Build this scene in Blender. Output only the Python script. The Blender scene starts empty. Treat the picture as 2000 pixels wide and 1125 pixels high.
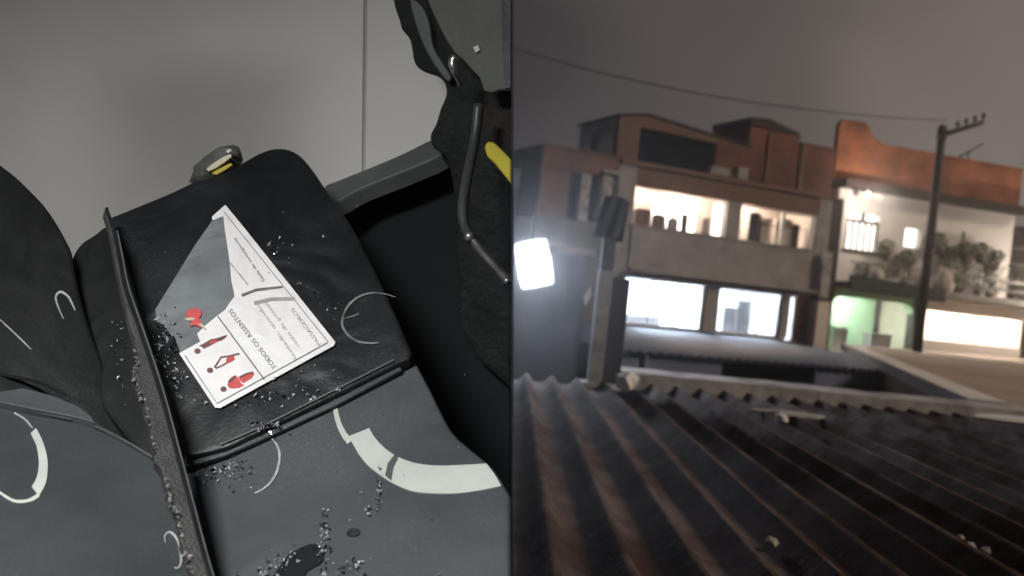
import bpy, bmesh, math, random
from mathutils import Vector, Matrix, noise
random.seed(7)
PI = math.pi
sc = bpy.context.scene
COL = sc.collection

# ------------------------------------------------------------------ camera
FPX = 1700.0                       # focal length in pixels of the 2000 px wide photograph
ROLL, PITCH = math.radians(6.2), math.radians(0.55)
CAM = Vector((0, 0, 5.2))
FW = Vector((0, math.cos(PITCH), -math.sin(PITCH)))
U0 = Vector((0, math.sin(PITCH), math.cos(PITCH)))
R0 = Vector((1, 0, 0))
RT = R0 * math.cos(ROLL) + U0 * math.sin(ROLL)
UP = U0 * math.cos(ROLL) - R0 * math.sin(ROLL)
cam = bpy.data.cameras.new('camera')
cam.sensor_width = 36
cam.lens = 36 * FPX / 2000
cam.clip_start, cam.clip_end = 0.02, 2000
cam.dof.use_dof = True
cam.dof.focus_distance = 1.2
cam.dof.aperture_fstop = 4.8
camo = bpy.data.objects.new('camera', cam)
COL.objects.link(camo)
camo.matrix_world = Matrix(((RT.x, UP.x, -FW.x, CAM.x), (RT.y, UP.y, -FW.y, CAM.y), (RT.z, UP.z, -FW.z, CAM.z), (0, 0, 0, 1)))
sc.camera = camo

# ------------------------------------------------------------------ sky, sun, exposure
SUN_EL, SUN_AZ = math.radians(34), math.radians(112)     # azimuth clockwise from +Y
world = bpy.data.worlds.new('World')
sc.world = world
world.use_nodes = True
nt = world.node_tree
nt.nodes.clear()
n_out = nt.nodes.new('ShaderNodeOutputWorld')
n_bg = nt.nodes.new('ShaderNodeBackground')
n_bg.inputs['Strength'].default_value = 1.08
n_tc = nt.nodes.new('ShaderNodeTexCoord')
n_dot = nt.nodes.new('ShaderNodeVectorMath'); n_dot.operation = 'DOT_PRODUCT'
g_az = math.radians(55)
n_dot.inputs[1].default_value = (math.sin(g_az), math.cos(g_az), 0.12)
n_noise = nt.nodes.new('ShaderNodeTexNoise')
n_noise.inputs['Scale'].default_value = 3.2
n_noise.inputs['Detail'].default_value = 3
n_ma = nt.nodes.new('ShaderNodeMath'); n_ma.operation = 'MULTIPLY_ADD'
n_ma.inputs[1].default_value = 0.30
n_sub = nt.nodes.new('ShaderNodeMath'); n_sub.operation = 'SUBTRACT'; n_sub.inputs[1].default_value = 0.155
n_rmp = nt.nodes.new('ShaderNodeValToRGB')
cr = n_rmp.color_ramp
cr.elements[0].position = 0.30; cr.elements[0].color = (0.026, 0.025, 0.033, 1)
cr.elements[1].position = 1.0; cr.elements[1].color = (0.27, 0.228, 0.20, 1)
e = cr.elements.new(0.55); e.color = (0.042, 0.037, 0.039, 1)
e = cr.elements.new(0.80); e.color = (0.112, 0.096, 0.088, 1)
n_sky = nt.nodes.new('ShaderNodeTexSky')
n_sky.sky_type = 'NISHITA'; n_sky.sun_disc = False
n_sky.sun_elevation = math.radians(-4); n_sky.sun_rotation = SUN_AZ
n_add = nt.nodes.new('ShaderNodeMix'); n_add.data_type = 'RGBA'; n_add.blend_type = 'ADD'
n_add.inputs[0].default_value = 0.05
L = nt.links.new
L(n_tc.outputs['Generated'], n_dot.inputs[0])
L(n_tc.outputs['Generated'], n_noise.inputs['Vector'])
L(n_noise.outputs['Fac'], n_ma.inputs[0]); L(n_dot.outputs['Value'], n_ma.inputs[2])
L(n_ma.outputs[0], n_sub.inputs[0]); L(n_sub.outputs[0], n_rmp.inputs['Fac'])
L(n_rmp.outputs['Color'], n_add.inputs[6]); L(n_sky.outputs['Color'], n_add.inputs[7])
L(n_add.outputs[2], n_bg.inputs['Color']); L(n_bg.outputs[0], n_out.inputs['Surface'])

sun = bpy.data.lights.new('sun', 'SUN')
sun.energy = 1.5
sun.angle = math.radians(10)
sun.color = (1.0, 0.80, 0.62)
suno = bpy.data.objects.new('sun', sun)
COL.objects.link(suno)
sd = Vector((math.sin(SUN_AZ) * math.cos(SUN_EL), math.cos(SUN_AZ) * math.cos(SUN_EL), math.sin(SUN_EL)))
suno.rotation_euler = sd.to_track_quat('Z', 'Y').to_euler()
suno.location = (0, 0, 40)

vs = sc.view_settings
vs.view_transform = 'Standard'; vs.look = 'None'; vs.exposure = 0; vs.gamma = 1; vs.use_curve_mapping = False
sc.cycles.use_denoising = True
sc.cycles.max_bounces = 6
sc.cycles.diffuse_bounces = 4
sc.cycles.glossy_bounces = 3
sc.cycles.transmission_bounces = 4
sc.cycles.sample_clamp_indirect = 40
sc.cycles.caustics_reflective = False
sc.cycles.caustics_refractive = False

# ------------------------------------------------------------------ materials
MATS = {}
def mat(name, col, rough=0.7, var=0.25, scale=4.0, bump=0.0, bscale=60.0, col2=None, metal=0.0, spec=0.5, stretch=None, detail=6, c2pos=(0.42, 0.62), dust=None, dcol=(0.3, 0.3, 0.3), wave=0.0, wscale=5.0):
    m = bpy.data.materials.new(name); m.use_nodes = True
    t = m.node_tree; b = t.nodes['Principled BSDF']
    tc = t.nodes.new('ShaderNodeTexCoord')
    mp = t.nodes.new('ShaderNodeMapping')
    if stretch: mp.inputs['Scale'].default_value = stretch
    t.links.new(tc.outputs['Object'], mp.inputs['Vector'])
    n = t.nodes.new('ShaderNodeTexNoise'); n.inputs['Scale'].default_value = scale; n.inputs['Detail'].default_value = detail
    n.inputs['Roughness'].default_value = 0.62
    t.links.new(mp.outputs[0], n.inputs['Vector'])
    r = t.nodes.new('ShaderNodeValToRGB')
    c = Vector(col)
    if col2 is None:
        a, d = c * (1 - var), c * (1 + var)
        p0, p1 = 0.3, 0.7
    else:
        a, d = c, Vector(col2)
        p0, p1 = c2pos
    r.color_ramp.elements[0].position = p0; r.color_ramp.elements[0].color = (*a, 1)
    r.color_ramp.elements[1].position = p1; r.color_ramp.elements[1].color = (*d, 1)
    t.links.new(n.outputs['Fac'], r.inputs['Fac'])
    if dust:
        d1 = t.nodes.new('ShaderNodeTexNoise'); d1.inputs['Scale'].default_value = 230; d1.inputs['Detail'].default_value = 4
        d2 = t.nodes.new('ShaderNodeTexNoise'); d2.inputs['Scale'].default_value = 5.5; d2.inputs['Detail'].default_value = 6
        t.links.new(tc.outputs['Object'], d1.inputs['Vector']); t.links.new(tc.outputs['Object'], d2.inputs['Vector'])
        m1 = t.nodes.new('ShaderNodeMapRange'); m1.inputs['From Min'].default_value = 0.56; m1.inputs['From Max'].default_value = 0.74
        m2 = t.nodes.new('ShaderNodeMapRange'); m2.inputs['From Min'].default_value = 0.42; m2.inputs['From Max'].default_value = 0.68
        t.links.new(d1.outputs['Fac'], m1.inputs['Value']); t.links.new(d2.outputs['Fac'], m2.inputs['Value'])
        mm = t.nodes.new('ShaderNodeMath'); mm.operation = 'MULTIPLY'; t.links.new(m1.outputs[0], mm.inputs[0]); t.links.new(m2.outputs[0], mm.inputs[1])
        ms = t.nodes.new('ShaderNodeMath'); ms.operation = 'MULTIPLY_ADD'; ms.inputs[1].default_value = dust; t.links.new(mm.outputs[0], ms.inputs[0])
        mh = t.nodes.new('ShaderNodeMath'); mh.operation = 'MULTIPLY'; mh.inputs[1].default_value = dust * 0.10; t.links.new(m2.outputs[0], mh.inputs[0]); t.links.new(mh.outputs[0], ms.inputs[2])
        mx = t.nodes.new('ShaderNodeMix'); mx.data_type = 'RGBA'; mx.inputs[7].default_value = (*dcol, 1)
        t.links.new(ms.outputs[0], mx.inputs[0]); t.links.new(r.outputs['Color'], mx.inputs[6]); t.links.new(mx.outputs[2], b.inputs['Base Color'])
    else:
        t.links.new(r.outputs['Color'], b.inputs['Base Color'])
    rr = t.nodes.new('ShaderNodeMapRange')
    rr.inputs['To Min'].default_value = max(0.05, rough - 0.12); rr.inputs['To Max'].default_value = min(1, rough + 0.12)
    t.links.new(n.outputs['Fac'], rr.inputs['Value']); t.links.new(rr.outputs[0], b.inputs['Roughness'])
    b.inputs['Metallic'].default_value = metal
    b.inputs['Specular IOR Level'].default_value = spec
    if bump:
        n2 = t.nodes.new('ShaderNodeTexNoise'); n2.inputs['Scale'].default_value = bscale; n2.inputs['Detail'].default_value = 5
        t.links.new(mp.outputs[0], n2.inputs['Vector'])
        bp = t.nodes.new('ShaderNodeBump'); bp.inputs['Strength'].default_value = bump; bp.inputs['Distance'].default_value = 0.02
        t.links.new(n2.outputs['Fac'], bp.inputs['Height']); t.links.new(bp.outputs[0], b.inputs['Normal'])
        if wave:
            n3 = t.nodes.new('ShaderNodeTexNoise'); n3.inputs['Scale'].default_value = wscale; n3.inputs['Detail'].default_value = 2; n3.inputs['Distortion'].default_value = 0.6
            t.links.new(tc.outputs['Object'], n3.inputs['Vector'])
            b3 = t.nodes.new('ShaderNodeBump'); b3.inputs['Strength'].default_value = wave; b3.inputs['Distance'].default_value = 0.05
            t.links.new(n3.outputs['Fac'], b3.inputs['Height']); t.links.new(b3.outputs[0], bp.inputs['Normal'])
    MATS[name] = m
    return m
def emit(name, col, s):
    m = bpy.data.materials.new(name); m.use_nodes = True
    b = m.node_tree.nodes['Principled BSDF']
    b.inputs['Base Color'].default_value = (0.8, 0.8, 0.8, 1)
    b.inputs['Emission Color'].default_value = (*col, 1)
    b.inputs['Emission Strength'].default_value = s
    MATS[name] = m
    return m
def glass(name, rough=0.02):
    m = bpy.data.materials.new(name); m.use_nodes = True
    b = m.node_tree.nodes['Principled BSDF']
    b.inputs['Base Color'].default_value = (0.92, 0.95, 0.95, 1)
    b.inputs['Roughness'].default_value = rough
    b.inputs['Transmission Weight'].default_value = 1.0
    b.inputs['IOR'].default_value = 1.05
    MATS[name] = m
    return m
def brick(name, c1, c2, mortar, scale):
    m = bpy.data.materials.new(name); m.use_nodes = True
    t = m.node_tree; b = t.nodes['Principled BSDF']
    tc = t.nodes.new('ShaderNodeTexCoord')
    sx = t.nodes.new('ShaderNodeSeparateXYZ'); cx = t.nodes.new('ShaderNodeCombineXYZ')
    ad = t.nodes.new('ShaderNodeMath'); ad.operation = 'ADD'
    t.links.new(tc.outputs['Object'], sx.inputs[0])
    t.links.new(sx.outputs[0], ad.inputs[0]); t.links.new(sx.outputs[1], ad.inputs[1])
    t.links.new(ad.outputs[0], cx.inputs[0]); t.links.new(sx.outputs[2], cx.inputs[1])
    br = t.nodes.new('ShaderNodeTexBrick')
    br.inputs['Scale'].default_value = scale
    br.inputs['Color1'].default_value = (*c1, 1); br.inputs['Color2'].default_value = (*c2, 1); br.inputs['Mortar'].default_value = (*mortar, 1)
    br.inputs['Mortar Size'].default_value = 0.015
    t.links.new(cx.outputs[0], br.inputs['Vector'])
    n = t.nodes.new('ShaderNodeTexNoise'); n.inputs['Scale'].default_value = 0.9; n.inputs['Detail'].default_value = 6
    t.links.new(tc.outputs['Object'], n.inputs['Vector'])
    r = t.nodes.new('ShaderNodeValToRGB')
    r.color_ramp.elements[0].position = 0.32; r.color_ramp.elements[0].color = (0.45, 0.42, 0.40, 1)
    r.color_ramp.elements[1].position = 0.65; r.color_ramp.elements[1].color = (1.1, 1.05, 1.0, 1)
    t.links.new(n.outputs['Fac'], r.inputs['Fac'])
    mx = t.nodes.new('ShaderNodeMix'); mx.data_type = 'RGBA'; mx.blend_type = 'MULTIPLY'; mx.inputs[0].default_value = 1.0
    t.links.new(br.outputs['Color'], mx.inputs[6]); t.links.new(r.outputs['Color'], mx.inputs[7])
    t.links.new(mx.outputs[2], b.inputs['Base Color'])
    b.inputs['Roughness'].default_value = 0.9
    bp = t.nodes.new('ShaderNodeBump'); bp.inputs['Strength'].default_value = 0.5; bp.inputs['Distance'].default_value = 0.02; bp.invert = True
    t.links.new(br.outputs['Fac'], bp.inputs['Height']); t.links.new(bp.outputs[0], b.inputs['Normal'])
    MATS[name] = m
    return m

# left place
mat('wall_grey', (0.68, 0.665, 0.625), 0.55, 0.07, 2.2, 0.05, 30)
mat('wall_seam', (0.42, 0.415, 0.40), 0.7, 0.1, 4)
mat('black_vinyl', (0.0095, 0.0108, 0.012), 0.40, 0.3, 9, 0.05, 160, spec=0.42, dust=0.35, dcol=(0.10, 0.105, 0.11), wave=0.35, wscale=7)
mat('black_side', (0.007, 0.0075, 0.008), 0.6, 0.3, 9, 0.05, 160, spec=0.3, dust=0.25, dcol=(0.09, 0.095, 0.10), wave=0.35, wscale=6)
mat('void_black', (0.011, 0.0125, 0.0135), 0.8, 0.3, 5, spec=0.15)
mat('panel_grey', (0.058, 0.066, 0.072), 0.55, 0.30, 3.0, 0.08, 180, spec=0.4, dust=0.5, dcol=(0.17, 0.175, 0.18), wave=0.3, wscale=5)
mat('panel_dark', (0.040, 0.045, 0.048), 0.5, 0.35, 3.5, 0.08, 180, spec=0.4, dust=0.45, dcol=(0.13, 0.135, 0.14), wave=0.3, wscale=5)
mat('rubber_strip', (0.045, 0.045, 0.044), 0.6, 0.35, 30, 0.3, 300)
mat('torn_fibre', (0.24, 0.24, 0.23), 0.8, 0.4, 60, 0.4, 300)
mat('ledge_grey', (0.085, 0.09, 0.092), 0.6, 0.3, 7, 0.1, 100)
mat('olive_panel', (0.088, 0.092, 0.075), 0.7, 0.2, 6, 0.1, 90)
mat('lining', (0.017, 0.018, 0.018), 0.85, 0.5, 14, 0.5, 70, spec=0.2)
mat('brown_lining', (0.022, 0.018, 0.016), 0.85, 0.4, 14, 0.4, 70, spec=0.2)
mat('paper', (0.80, 0.775, 0.765), 0.5, 0.06, 12, 0.03, 200, wave=0.25, wscale=14)
mat('paper_back', (0.15, 0.165, 0.175), 0.6, 0.3, 12, 0.1, 120, wave=0.3, wscale=12)
mat('ink', (0.16, 0.155, 0.155), 0.7, 0.25, 40)
mat('ink_light', (0.34, 0.335, 0.33), 0.7, 0.25, 40)
mat('ink_red', (0.52, 0.075, 0.075), 0.65, 0.2, 40)
mat('ink_brown', (0.15, 0.06, 0.055), 0.65, 0.2, 40)
mat('tape', (0.50, 0.52, 0.48), 0.55, 0.08, 12, 0.06, 90)
mat('chalk', (0.36, 0.37, 0.37), 0.9, 0.4, 60)
mat('chalk_faint', (0.17, 0.175, 0.175), 0.9, 0.6, 40)
mat('steel', (0.45, 0.45, 0.44), 0.3, 0.2, 30, metal=0.9)
mat('rod_dark', (0.04, 0.042, 0.042), 0.4, 0.2, 20, spec=0.5)
mat('yellow', (0.42, 0.35, 0.02), 0.5, 0.12, 12)
mat('yellow_pale', (0.55, 0.50, 0.36), 0.5, 0.12, 12)
mat('buckle', (0.085, 0.085, 0.075), 0.6, 0.4, 40, 0.4, 120)
mat('crumb', (0.50, 0.52, 0.54), 0.12, 0.5, 90, spec=0.8)
mat('crumb_dark', (0.02, 0.02, 0.02), 0.4, 0.5, 90)
mat('cabin_shell', (0.10, 0.10, 0.10), 0.7, 0.15, 4)
# right place
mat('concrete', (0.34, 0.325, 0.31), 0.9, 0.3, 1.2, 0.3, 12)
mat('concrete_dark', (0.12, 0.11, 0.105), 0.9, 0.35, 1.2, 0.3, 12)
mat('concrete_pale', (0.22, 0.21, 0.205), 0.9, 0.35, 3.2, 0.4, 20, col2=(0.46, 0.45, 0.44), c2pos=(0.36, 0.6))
mat('render_brown', (0.18, 0.105, 0.072), 0.9, 0.3, 1.0, 0.2, 10)
mat('room_white', (0.80, 0.80, 0.79), 0.8, 0.05, 1.5)
mat('room_warm', (0.70, 0.62, 0.54), 0.8, 0.10, 1.5)
mat('white_wall', (0.78, 0.75, 0.72), 0.85, 0.10, 0.7, 0.15, 8)
mat('green_wall', (0.42, 0.60, 0.42), 0.8, 0.10, 1.0)
mat('dark_wall', (0.035, 0.034, 0.036), 0.9, 0.35, 1.5)
mat('tile_dark', (0.05, 0.032, 0.026), 0.9, 0.3, 2.0, 0.3, 20)
mat('blue_metal', (0.15, 0.175, 0.26), 0.45, 0.3, 0.8, 0.05, 5, spec=0.5)
mat('grey_metal', (0.16, 0.165, 0.175), 0.45, 0.3, 1.6, 0.05, 5, metal=0.3)
mat('beige_roof', (0.40, 0.32, 0.25), 0.85, 0.22, 0.35, 0.2, 6)
mat('fibro', (0.058, 0.034, 0.027), 0.95, 0.3, 2.3, 0.5, 60, col2=(0.15, 0.126, 0.118), spec=0.04, dust=0.5, dcol=(0.21, 0.19, 0.18))
mat('asphalt', (0.05, 0.05, 0.05), 0.9, 0.2, 1.0)
mat('pole_wood', (0.050, 0.040, 0.033), 0.85, 0.3, 3)
mat('cable', (0.02, 0.02, 0.022), 0.7, 0.1, 3)
mat('frame_grey', (0.25, 0.25, 0.25), 0.5, 0.1, 3)
mat('frame_white', (0.75, 0.74, 0.72), 0.5, 0.05, 3)
mat('cabinet', (0.42, 0.41, 0.43), 0.6, 0.1, 3)
mat('plant', (0.07, 0.085, 0.035), 0.7, 0.5, 9)
mat('awning', (0.035, 0.05, 0.035), 0.8, 0.3, 3)
mat('plant_pale', (0.17, 0.175, 0.09), 0.7, 0.5, 9)
mat('pot', (0.20, 0.13, 0.10), 0.8, 0.3, 6)
mat('cloth_brown', (0.16, 0.10, 0.085), 0.9, 0.3, 5)
mat('cloth_dark', (0.06, 0.06, 0.07), 0.9, 0.3, 5)
mat('cloth_pale', (0.55, 0.50, 0.45), 0.9, 0.12, 5)
mat('cloth_grey', (0.26, 0.26, 0.27), 0.9, 0.2, 5)
mat('plastic_white', (0.78, 0.78, 0.76), 0.5, 0.05, 5)
brick('brick_orange', (0.56, 0.20, 0.085), (0.46, 0.16, 0.07), (0.34, 0.22, 0.15), 2.6)
brick('brick_brown', (0.25, 0.088, 0.05), (0.19, 0.068, 0.04), (0.16, 0.10, 0.075), 2.6)
emit('lamp_cool', (0.72, 0.84, 1.0), 520)
emit('lamp_warm', (1.0, 0.86, 0.74), 220)
emit('lamp_shop', (1.0, 0.87, 0.76), 170)
emit('lamp_green', (0.92, 1.0, 0.90), 110)
emit('lamp_flood', (0.74, 0.84, 1.0), 230)
emit('lamp_eave', (1.0, 0.86, 0.72), 14)
emit('added_cabin_light', (0.985, 0.99, 0.985), 80)  # for the added lamp out of view in the cabin
emit('lamp_panel', (1.0, 0.9, 0.82), 2.6)
glass('glass')

# ------------------------------------------------------------------ helpers
def tag(o, label=None, cat=None, group=None, kind=None):
    if label: o['label'] = label
    if cat: o['category'] = cat
    if group: o['group'] = group
    if kind: o['kind'] = kind
    return o
def link(name, bm, m, parent=None, matrix=None, smooth=False):
    me = bpy.data.meshes.new(name)
    bmesh.ops.recalc_face_normals(bm, faces=bm.faces)
    bm.to_mesh(me); bm.free()
    if smooth:
        for p in me.polygons: p.use_smooth = True
    me.materials.append(MATS[m])
    o = bpy.data.objects.new(name, me)
    COL.objects.link(o)
    if parent is not None: o.parent = parent
    if matrix is not None: o.matrix_local = matrix
    return o
def empty(name, loc=(0, 0, 0), rz=0.0, parent=None):
    o = bpy.data.objects.new(name, None)
    o.empty_display_size = 0.2
    COL.objects.link(o)
    o.location = loc; o.rotation_euler = (0, 0, rz)
    if parent: o.parent = parent
    return o
def add_box(bm, x0, x1, y0, y1, z0, z1):
    vs_ = [bm.verts.new(p) for p in ((x0, y0, z0), (x1, y0, z0), (x1, y1, z0), (x0, y1, z0), (x0, y0, z1), (x1, y0, z1), (x1, y1, z1), (x0, y1, z1))]
    for f in ((0, 3, 2, 1), (4, 5, 6, 7), (0, 1, 5, 4), (1, 2, 6, 5), (2, 3, 7, 6), (3, 0, 4, 7)):
        bm.faces.new([vs_[i] for i in f])
    return vs_
def box(name, m, parent, x0, x1, y0, y1, z0, z1, bev=0.0):
    bm = bmesh.new(); add_box(bm, x0, x1, y0, y1, z0, z1)
    if bev: bmesh.ops.bevel(bm, geom=list(bm.edges), offset=bev, segments=2, affect='EDGES')
    return link(name, bm, m, parent)
def prism(name, m, parent, pts, y0, y1, bev=0.0):
    """outline pts (x,z) extruded along y"""
    bm = bmesh.new()
    a = [bm.verts.new((x, y0, z)) for x, z in pts]; b = [bm.verts.new((x, y1, z)) for x, z in pts]
    bm.faces.new(a); bm.faces.new(b[::-1])
    n = len(pts)
    for i in range(n): bm.faces.new((a[i], a[(i + 1) % n], b[(i + 1) % n], b[i]))
    if bev: bmesh.ops.bevel(bm, geom=list(bm.edges), offset=bev, segments=2, affect='EDGES')
    return link(name, bm, m, parent)
def add_tube(bm, pts, rad, seg=10, cap=True):
    pts = [Vector(p) for p in pts]
    rads = rad if isinstance(rad, (list, tuple)) else [rad] * len(pts)
    rings = []
    prev = None
    for i, p in enumerate(pts):
        d = (pts[min(i + 1, len(pts) - 1)] - pts[max(i - 1, 0)]).normalized()
        a = d.orthogonal() if prev is None else (prev - d * prev.dot(d))
        a.normalize(); prev = a
        b = d.cross(a)
        rings.append([bm.verts.new(p + (a * math.cos(t * 2 * PI / seg) + b * math.sin(t * 2 * PI / seg)) * rads[i]) for t in range(seg)])
    for r1, r2 in zip(rings, rings[1:]):
        for t in range(seg): bm.faces.new((r1[t], r1[(t + 1) % seg], r2[(t + 1) % seg], r2[t]))
    if cap:
        bm.faces.new(rings[0][::-1]); bm.faces.new(rings[-1])
def tube(name, m, parent, pts, rad, seg=10):
    bm = bmesh.new(); add_tube(bm, pts, rad, seg)
    return link(name, bm, m, parent, smooth=True)
def smooth_line(pts, n=6, closed=False):
    """Catmull-Rom through 2-D or 3-D points"""
    P = [Vector(p) for p in pts]; out = []
    N = len(P)
    for i in range(N if closed else N - 1):
        g = (lambda k: P[k % N]) if closed else (lambda k: P[min(max(k, 0), N - 1)])
        p0, p1, p2, p3 = g(i - 1), g(i), g(i + 1), g(i + 2)
        for j in range(n):
            t = j / n
            out.append(0.5 * ((2 * p1) + (p2 - p0) * t + (2 * p0 - 5 * p1 + 4 * p2 - p3) * t * t + (3 * p1 - p0 - 3 * p2 + p3) * t ** 3))
    if not closed: out.append(P[-1])
    return out
def ray(px, py): return RT * ((px - 1000) / FPX) + UP * ((562.5 - py) / FPX) + FW
def at_y(px, py, Y):
    d = ray(px, py); return CAM + d * (Y / d.y)
def at_z(px, py, z):
    d = ray(px, py); return CAM + d * ((z - CAM.z) / d.z)

# =================================================================== THE SETTING
bm = bmesh.new()
g = 600
bm.faces.new([bm.verts.new(p) for p in ((-g, -g, 0), (g, -g, 0), (g, g, 0), (-g, g, 0))])
tag(link('ground', bm, 'asphalt'), kind='structure')

# ---- the house under the corrugated roof
host = empty('roofed_house', (2.6, 3.0, 0))
tag(host, 'dark house below the brown corrugated roof', 'house')
box('wall', 'dark_wall', host, -2.55, 7.4, -5.0, 3.4, 0, 4.28)

# =================================================================== BUILDING A (two lit storeys)
KA = math.atan(0.42)
def frameA(): return empty('apartment_building', (0, 26.7, 0), KA)
A = frameA()
tag(A, 'unfinished brown two-storey building with brightly lit windows on both floors', 'building')
D = 6.0
# left bay
box('parapet', 'render_brown', A, 0.55, 3.28, 0.0, 0.25, 8.78, 9.42)
box('roof_slab', 'render_brown', A, 0.5, 3.28, -0.05, D, 9.423, 9.5)
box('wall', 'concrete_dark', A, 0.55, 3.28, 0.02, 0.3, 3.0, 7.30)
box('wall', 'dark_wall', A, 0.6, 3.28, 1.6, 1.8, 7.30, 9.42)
box('pillar', 'concrete_pale', A, 1.98, 2.32, 0.02, 0.32, 7.302, 8.778)
box('pillar', 'concrete_pale', A, 2.74, 3.10, 0.0, 0.34, 7.302, 8.90)
box('pillar_cap', 'concrete_pale', A, 2.66, 3.26, -0.10, 0.40, 8.90, 9.0)
box('wall', 'render_brown', A, 0.6, 1.6, 0.05, 0.2, 7.302, 8.778)
# main body: end walls, slabs, parapets, pillars
box('wall', 'concrete', A, 3.30, 3.95, 0.0, 0.25, 3.0, 9.3)
box('wall', 'concrete', A, 3.30, 3.50, 0.25, D, 3.0, 9.3)
box('wall', 'concrete', A, 11.55, 12.1, 0.0, D, 3.0, 9.3)
box('wall', 'concrete', A, 3.5, 11.55, D - 0.2, D, 3.0, 9.3)
box('beam', 'render_brown', A, 3.95, 11.55, 0.0, 0.25, 8.66, 9.25)
box('roof_slab', 'render_brown', A, 3.29, 12.1, -0.07, D + .1, 9.30, 9.46)
box('balcony_parapet', 'concrete', A, 3.95, 11.55, -0.06, 0.12, 5.98, 7.37)
box('parapet_coping', 'concrete_pale', A, 3.93, 11.57, -0.10, 0.16, 7.37, 7.42)
box('floor_slab', 'concrete', A, 3.5, 11.55, 0.12, D - 0.2, 6.10, 6.30)
box('lintel', 'concrete', A, 3.95, 11.55, 0.0, 0.117, 5.70, 5.977)
box('ledge', 'concrete', A, 3.9, 11.6, -0.35, -0.063, 5.90, 5.97)
box('sill_wall', 'concrete', A, 3.95, 11.55, 0.0, 0.25, 3.0, 4.13)
box('window_sill', 'concrete_pale', A, 3.95, 10.5, -0.12, 0.2, 4.133, 4.18)
box('floor_slab', 'concrete', A, 3.5, 11.55, 0.253, D - 0.2, 3.5, 3.65)
box('pillar', 'concrete', A, 7.60, 8.18, 0.0, 0.3, 7.42, 8.657)
box('pillar', 'concrete', A, 7.10, 7.68, 0.0, 0.3, 4.183, 5.697)
box('pillar', 'concrete', A, 10.36, 10.70, 0.0, 0.3, 4.183, 5.697)
box('pillar', 'render_brown', A, 11.06, 11.55, 0.0, 0.3, 4.133, 5.697)
# lower rooms
box('room_wall', 'room_white', A, 3.5, 11.55, 3.6, 3.7, 3.65, 6.1)
box('room_wall', 'room_white', A, 3.5, 3.55, 0.3, 3.6, 3.65, 6.1)
box('room_wall', 'room_white', A, 7.36, 7.42, 0.3, 3.6, 3.65, 6.1)
box('room_ceiling', 'room_white', A, 3.55, 11.5, 0.3, 3.6, 6.04, 6.097)
box('room_floor', 'room_white', A, 3.55, 11.5, 0.3, 3.6, 3.652, 3.69)
for x in (4.9, 6.3, 8.3, 9.8):
    t = box('tube_lamp', 'lamp_cool', A, x - 0.6, x + 0.6, 1.4, 1.6, 5.94, 6.0, 0.01)
    box('lamp_housing', 'plastic_white', A, x - 0.63, x + 0.63, 1.37, 1.63, 6.002, 6.037)
def window(x0, x1, z0, z1, parts, fm='frame_white', y=0.14, bar=0.045, pane=True, rows=1):
    w = box('window', fm, A, x0, x1, y, y + 0.05, z1 - bar, z1)
    box('frame', fm, w, x0, x1, y, y + 0.05, z0, z0 + bar)
    for i in range(parts + 1):
        x = x0 + (x1 - x0 - bar) * i / parts
        box('frame', fm, w, x, x + bar, y + .003, y + 0.047, z0 + bar, z1 - bar)
    if pane:
        for i in range(parts):
            a = x0 + (x1 - x0 - bar) * i / parts + bar; b = x0 + (x1 - x0 - bar) * (i + 1) / parts
            box('pane', 'glass', w, a, b, y + 0.02, y + 0.026, z0 + bar, z1 - bar)
    return w
window(4.0, 7.1, 4.18, 5.70, 3)
window(7.68, 10.36, 4.18, 5.70, 3)
window(10.70, 11.06, 4.18, 5.70, 1)
# upper veranda: warm back wall with lit doors, then laundry
box('room_wall', 'room_warm', A, 3.5, 11.55, 1.9, 2.0, 6.3, 9.3)
box('room_wall', 'room_warm', A, 3.5, 3.56, 0.3, 1.9, 6.3, 9.3)
box('room_wall', 'room_warm', A, 11.49, 11.55, 0.3, 1.9, 6.3, 9.3)
box('veranda_ceiling', 'room_warm', A, 3.56, 11.49, 0.3, 1.9, 9.2, 9.297)
for x0, x1 in ((5.75, 6.6), (6.78, 7.6), (8.35, 9.15)):
    d = box('lit_door', 'lamp_panel', A, x0, x1, 1.86, 1.897, 6.32, 8.7)
    box('frame', 'frame_white', d, x0 - 0.08, x0, 1.84, 1.9, 6.32, 8.78)
    box('frame', 'frame_white', d, x1, x1 + 0.08, 1.84, 1.9, 6.32, 8.78)
    box('frame', 'frame_white', d, x0, x1, 1.84, 1.9, 8.703, 8.78)
for x in (4.8, 7.0, 9.6):
    box('ceiling_lamp', 'lamp_warm', A, x - 0.15, x + 0.15, 0.9, 1.2, 9.09, 9.15, 0.02)
    box('lamp_housing', 'plastic_white', A, x - 0.17, x + 0.17, 0.88, 1.22, 9.153, 9.197)
box('post', 'frame_white', A, 9.98, 10.10, 0.05, 0.15, 7.42, 8.657)
box('post', 'frame_white', A, 11.27, 11.44, 0.05, 0.17, 7.42, 8.55)
box('rail', 'frame_white', A, 8.2, 11.27, 0.06, 0.12, 8.56, 8.62)

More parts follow.
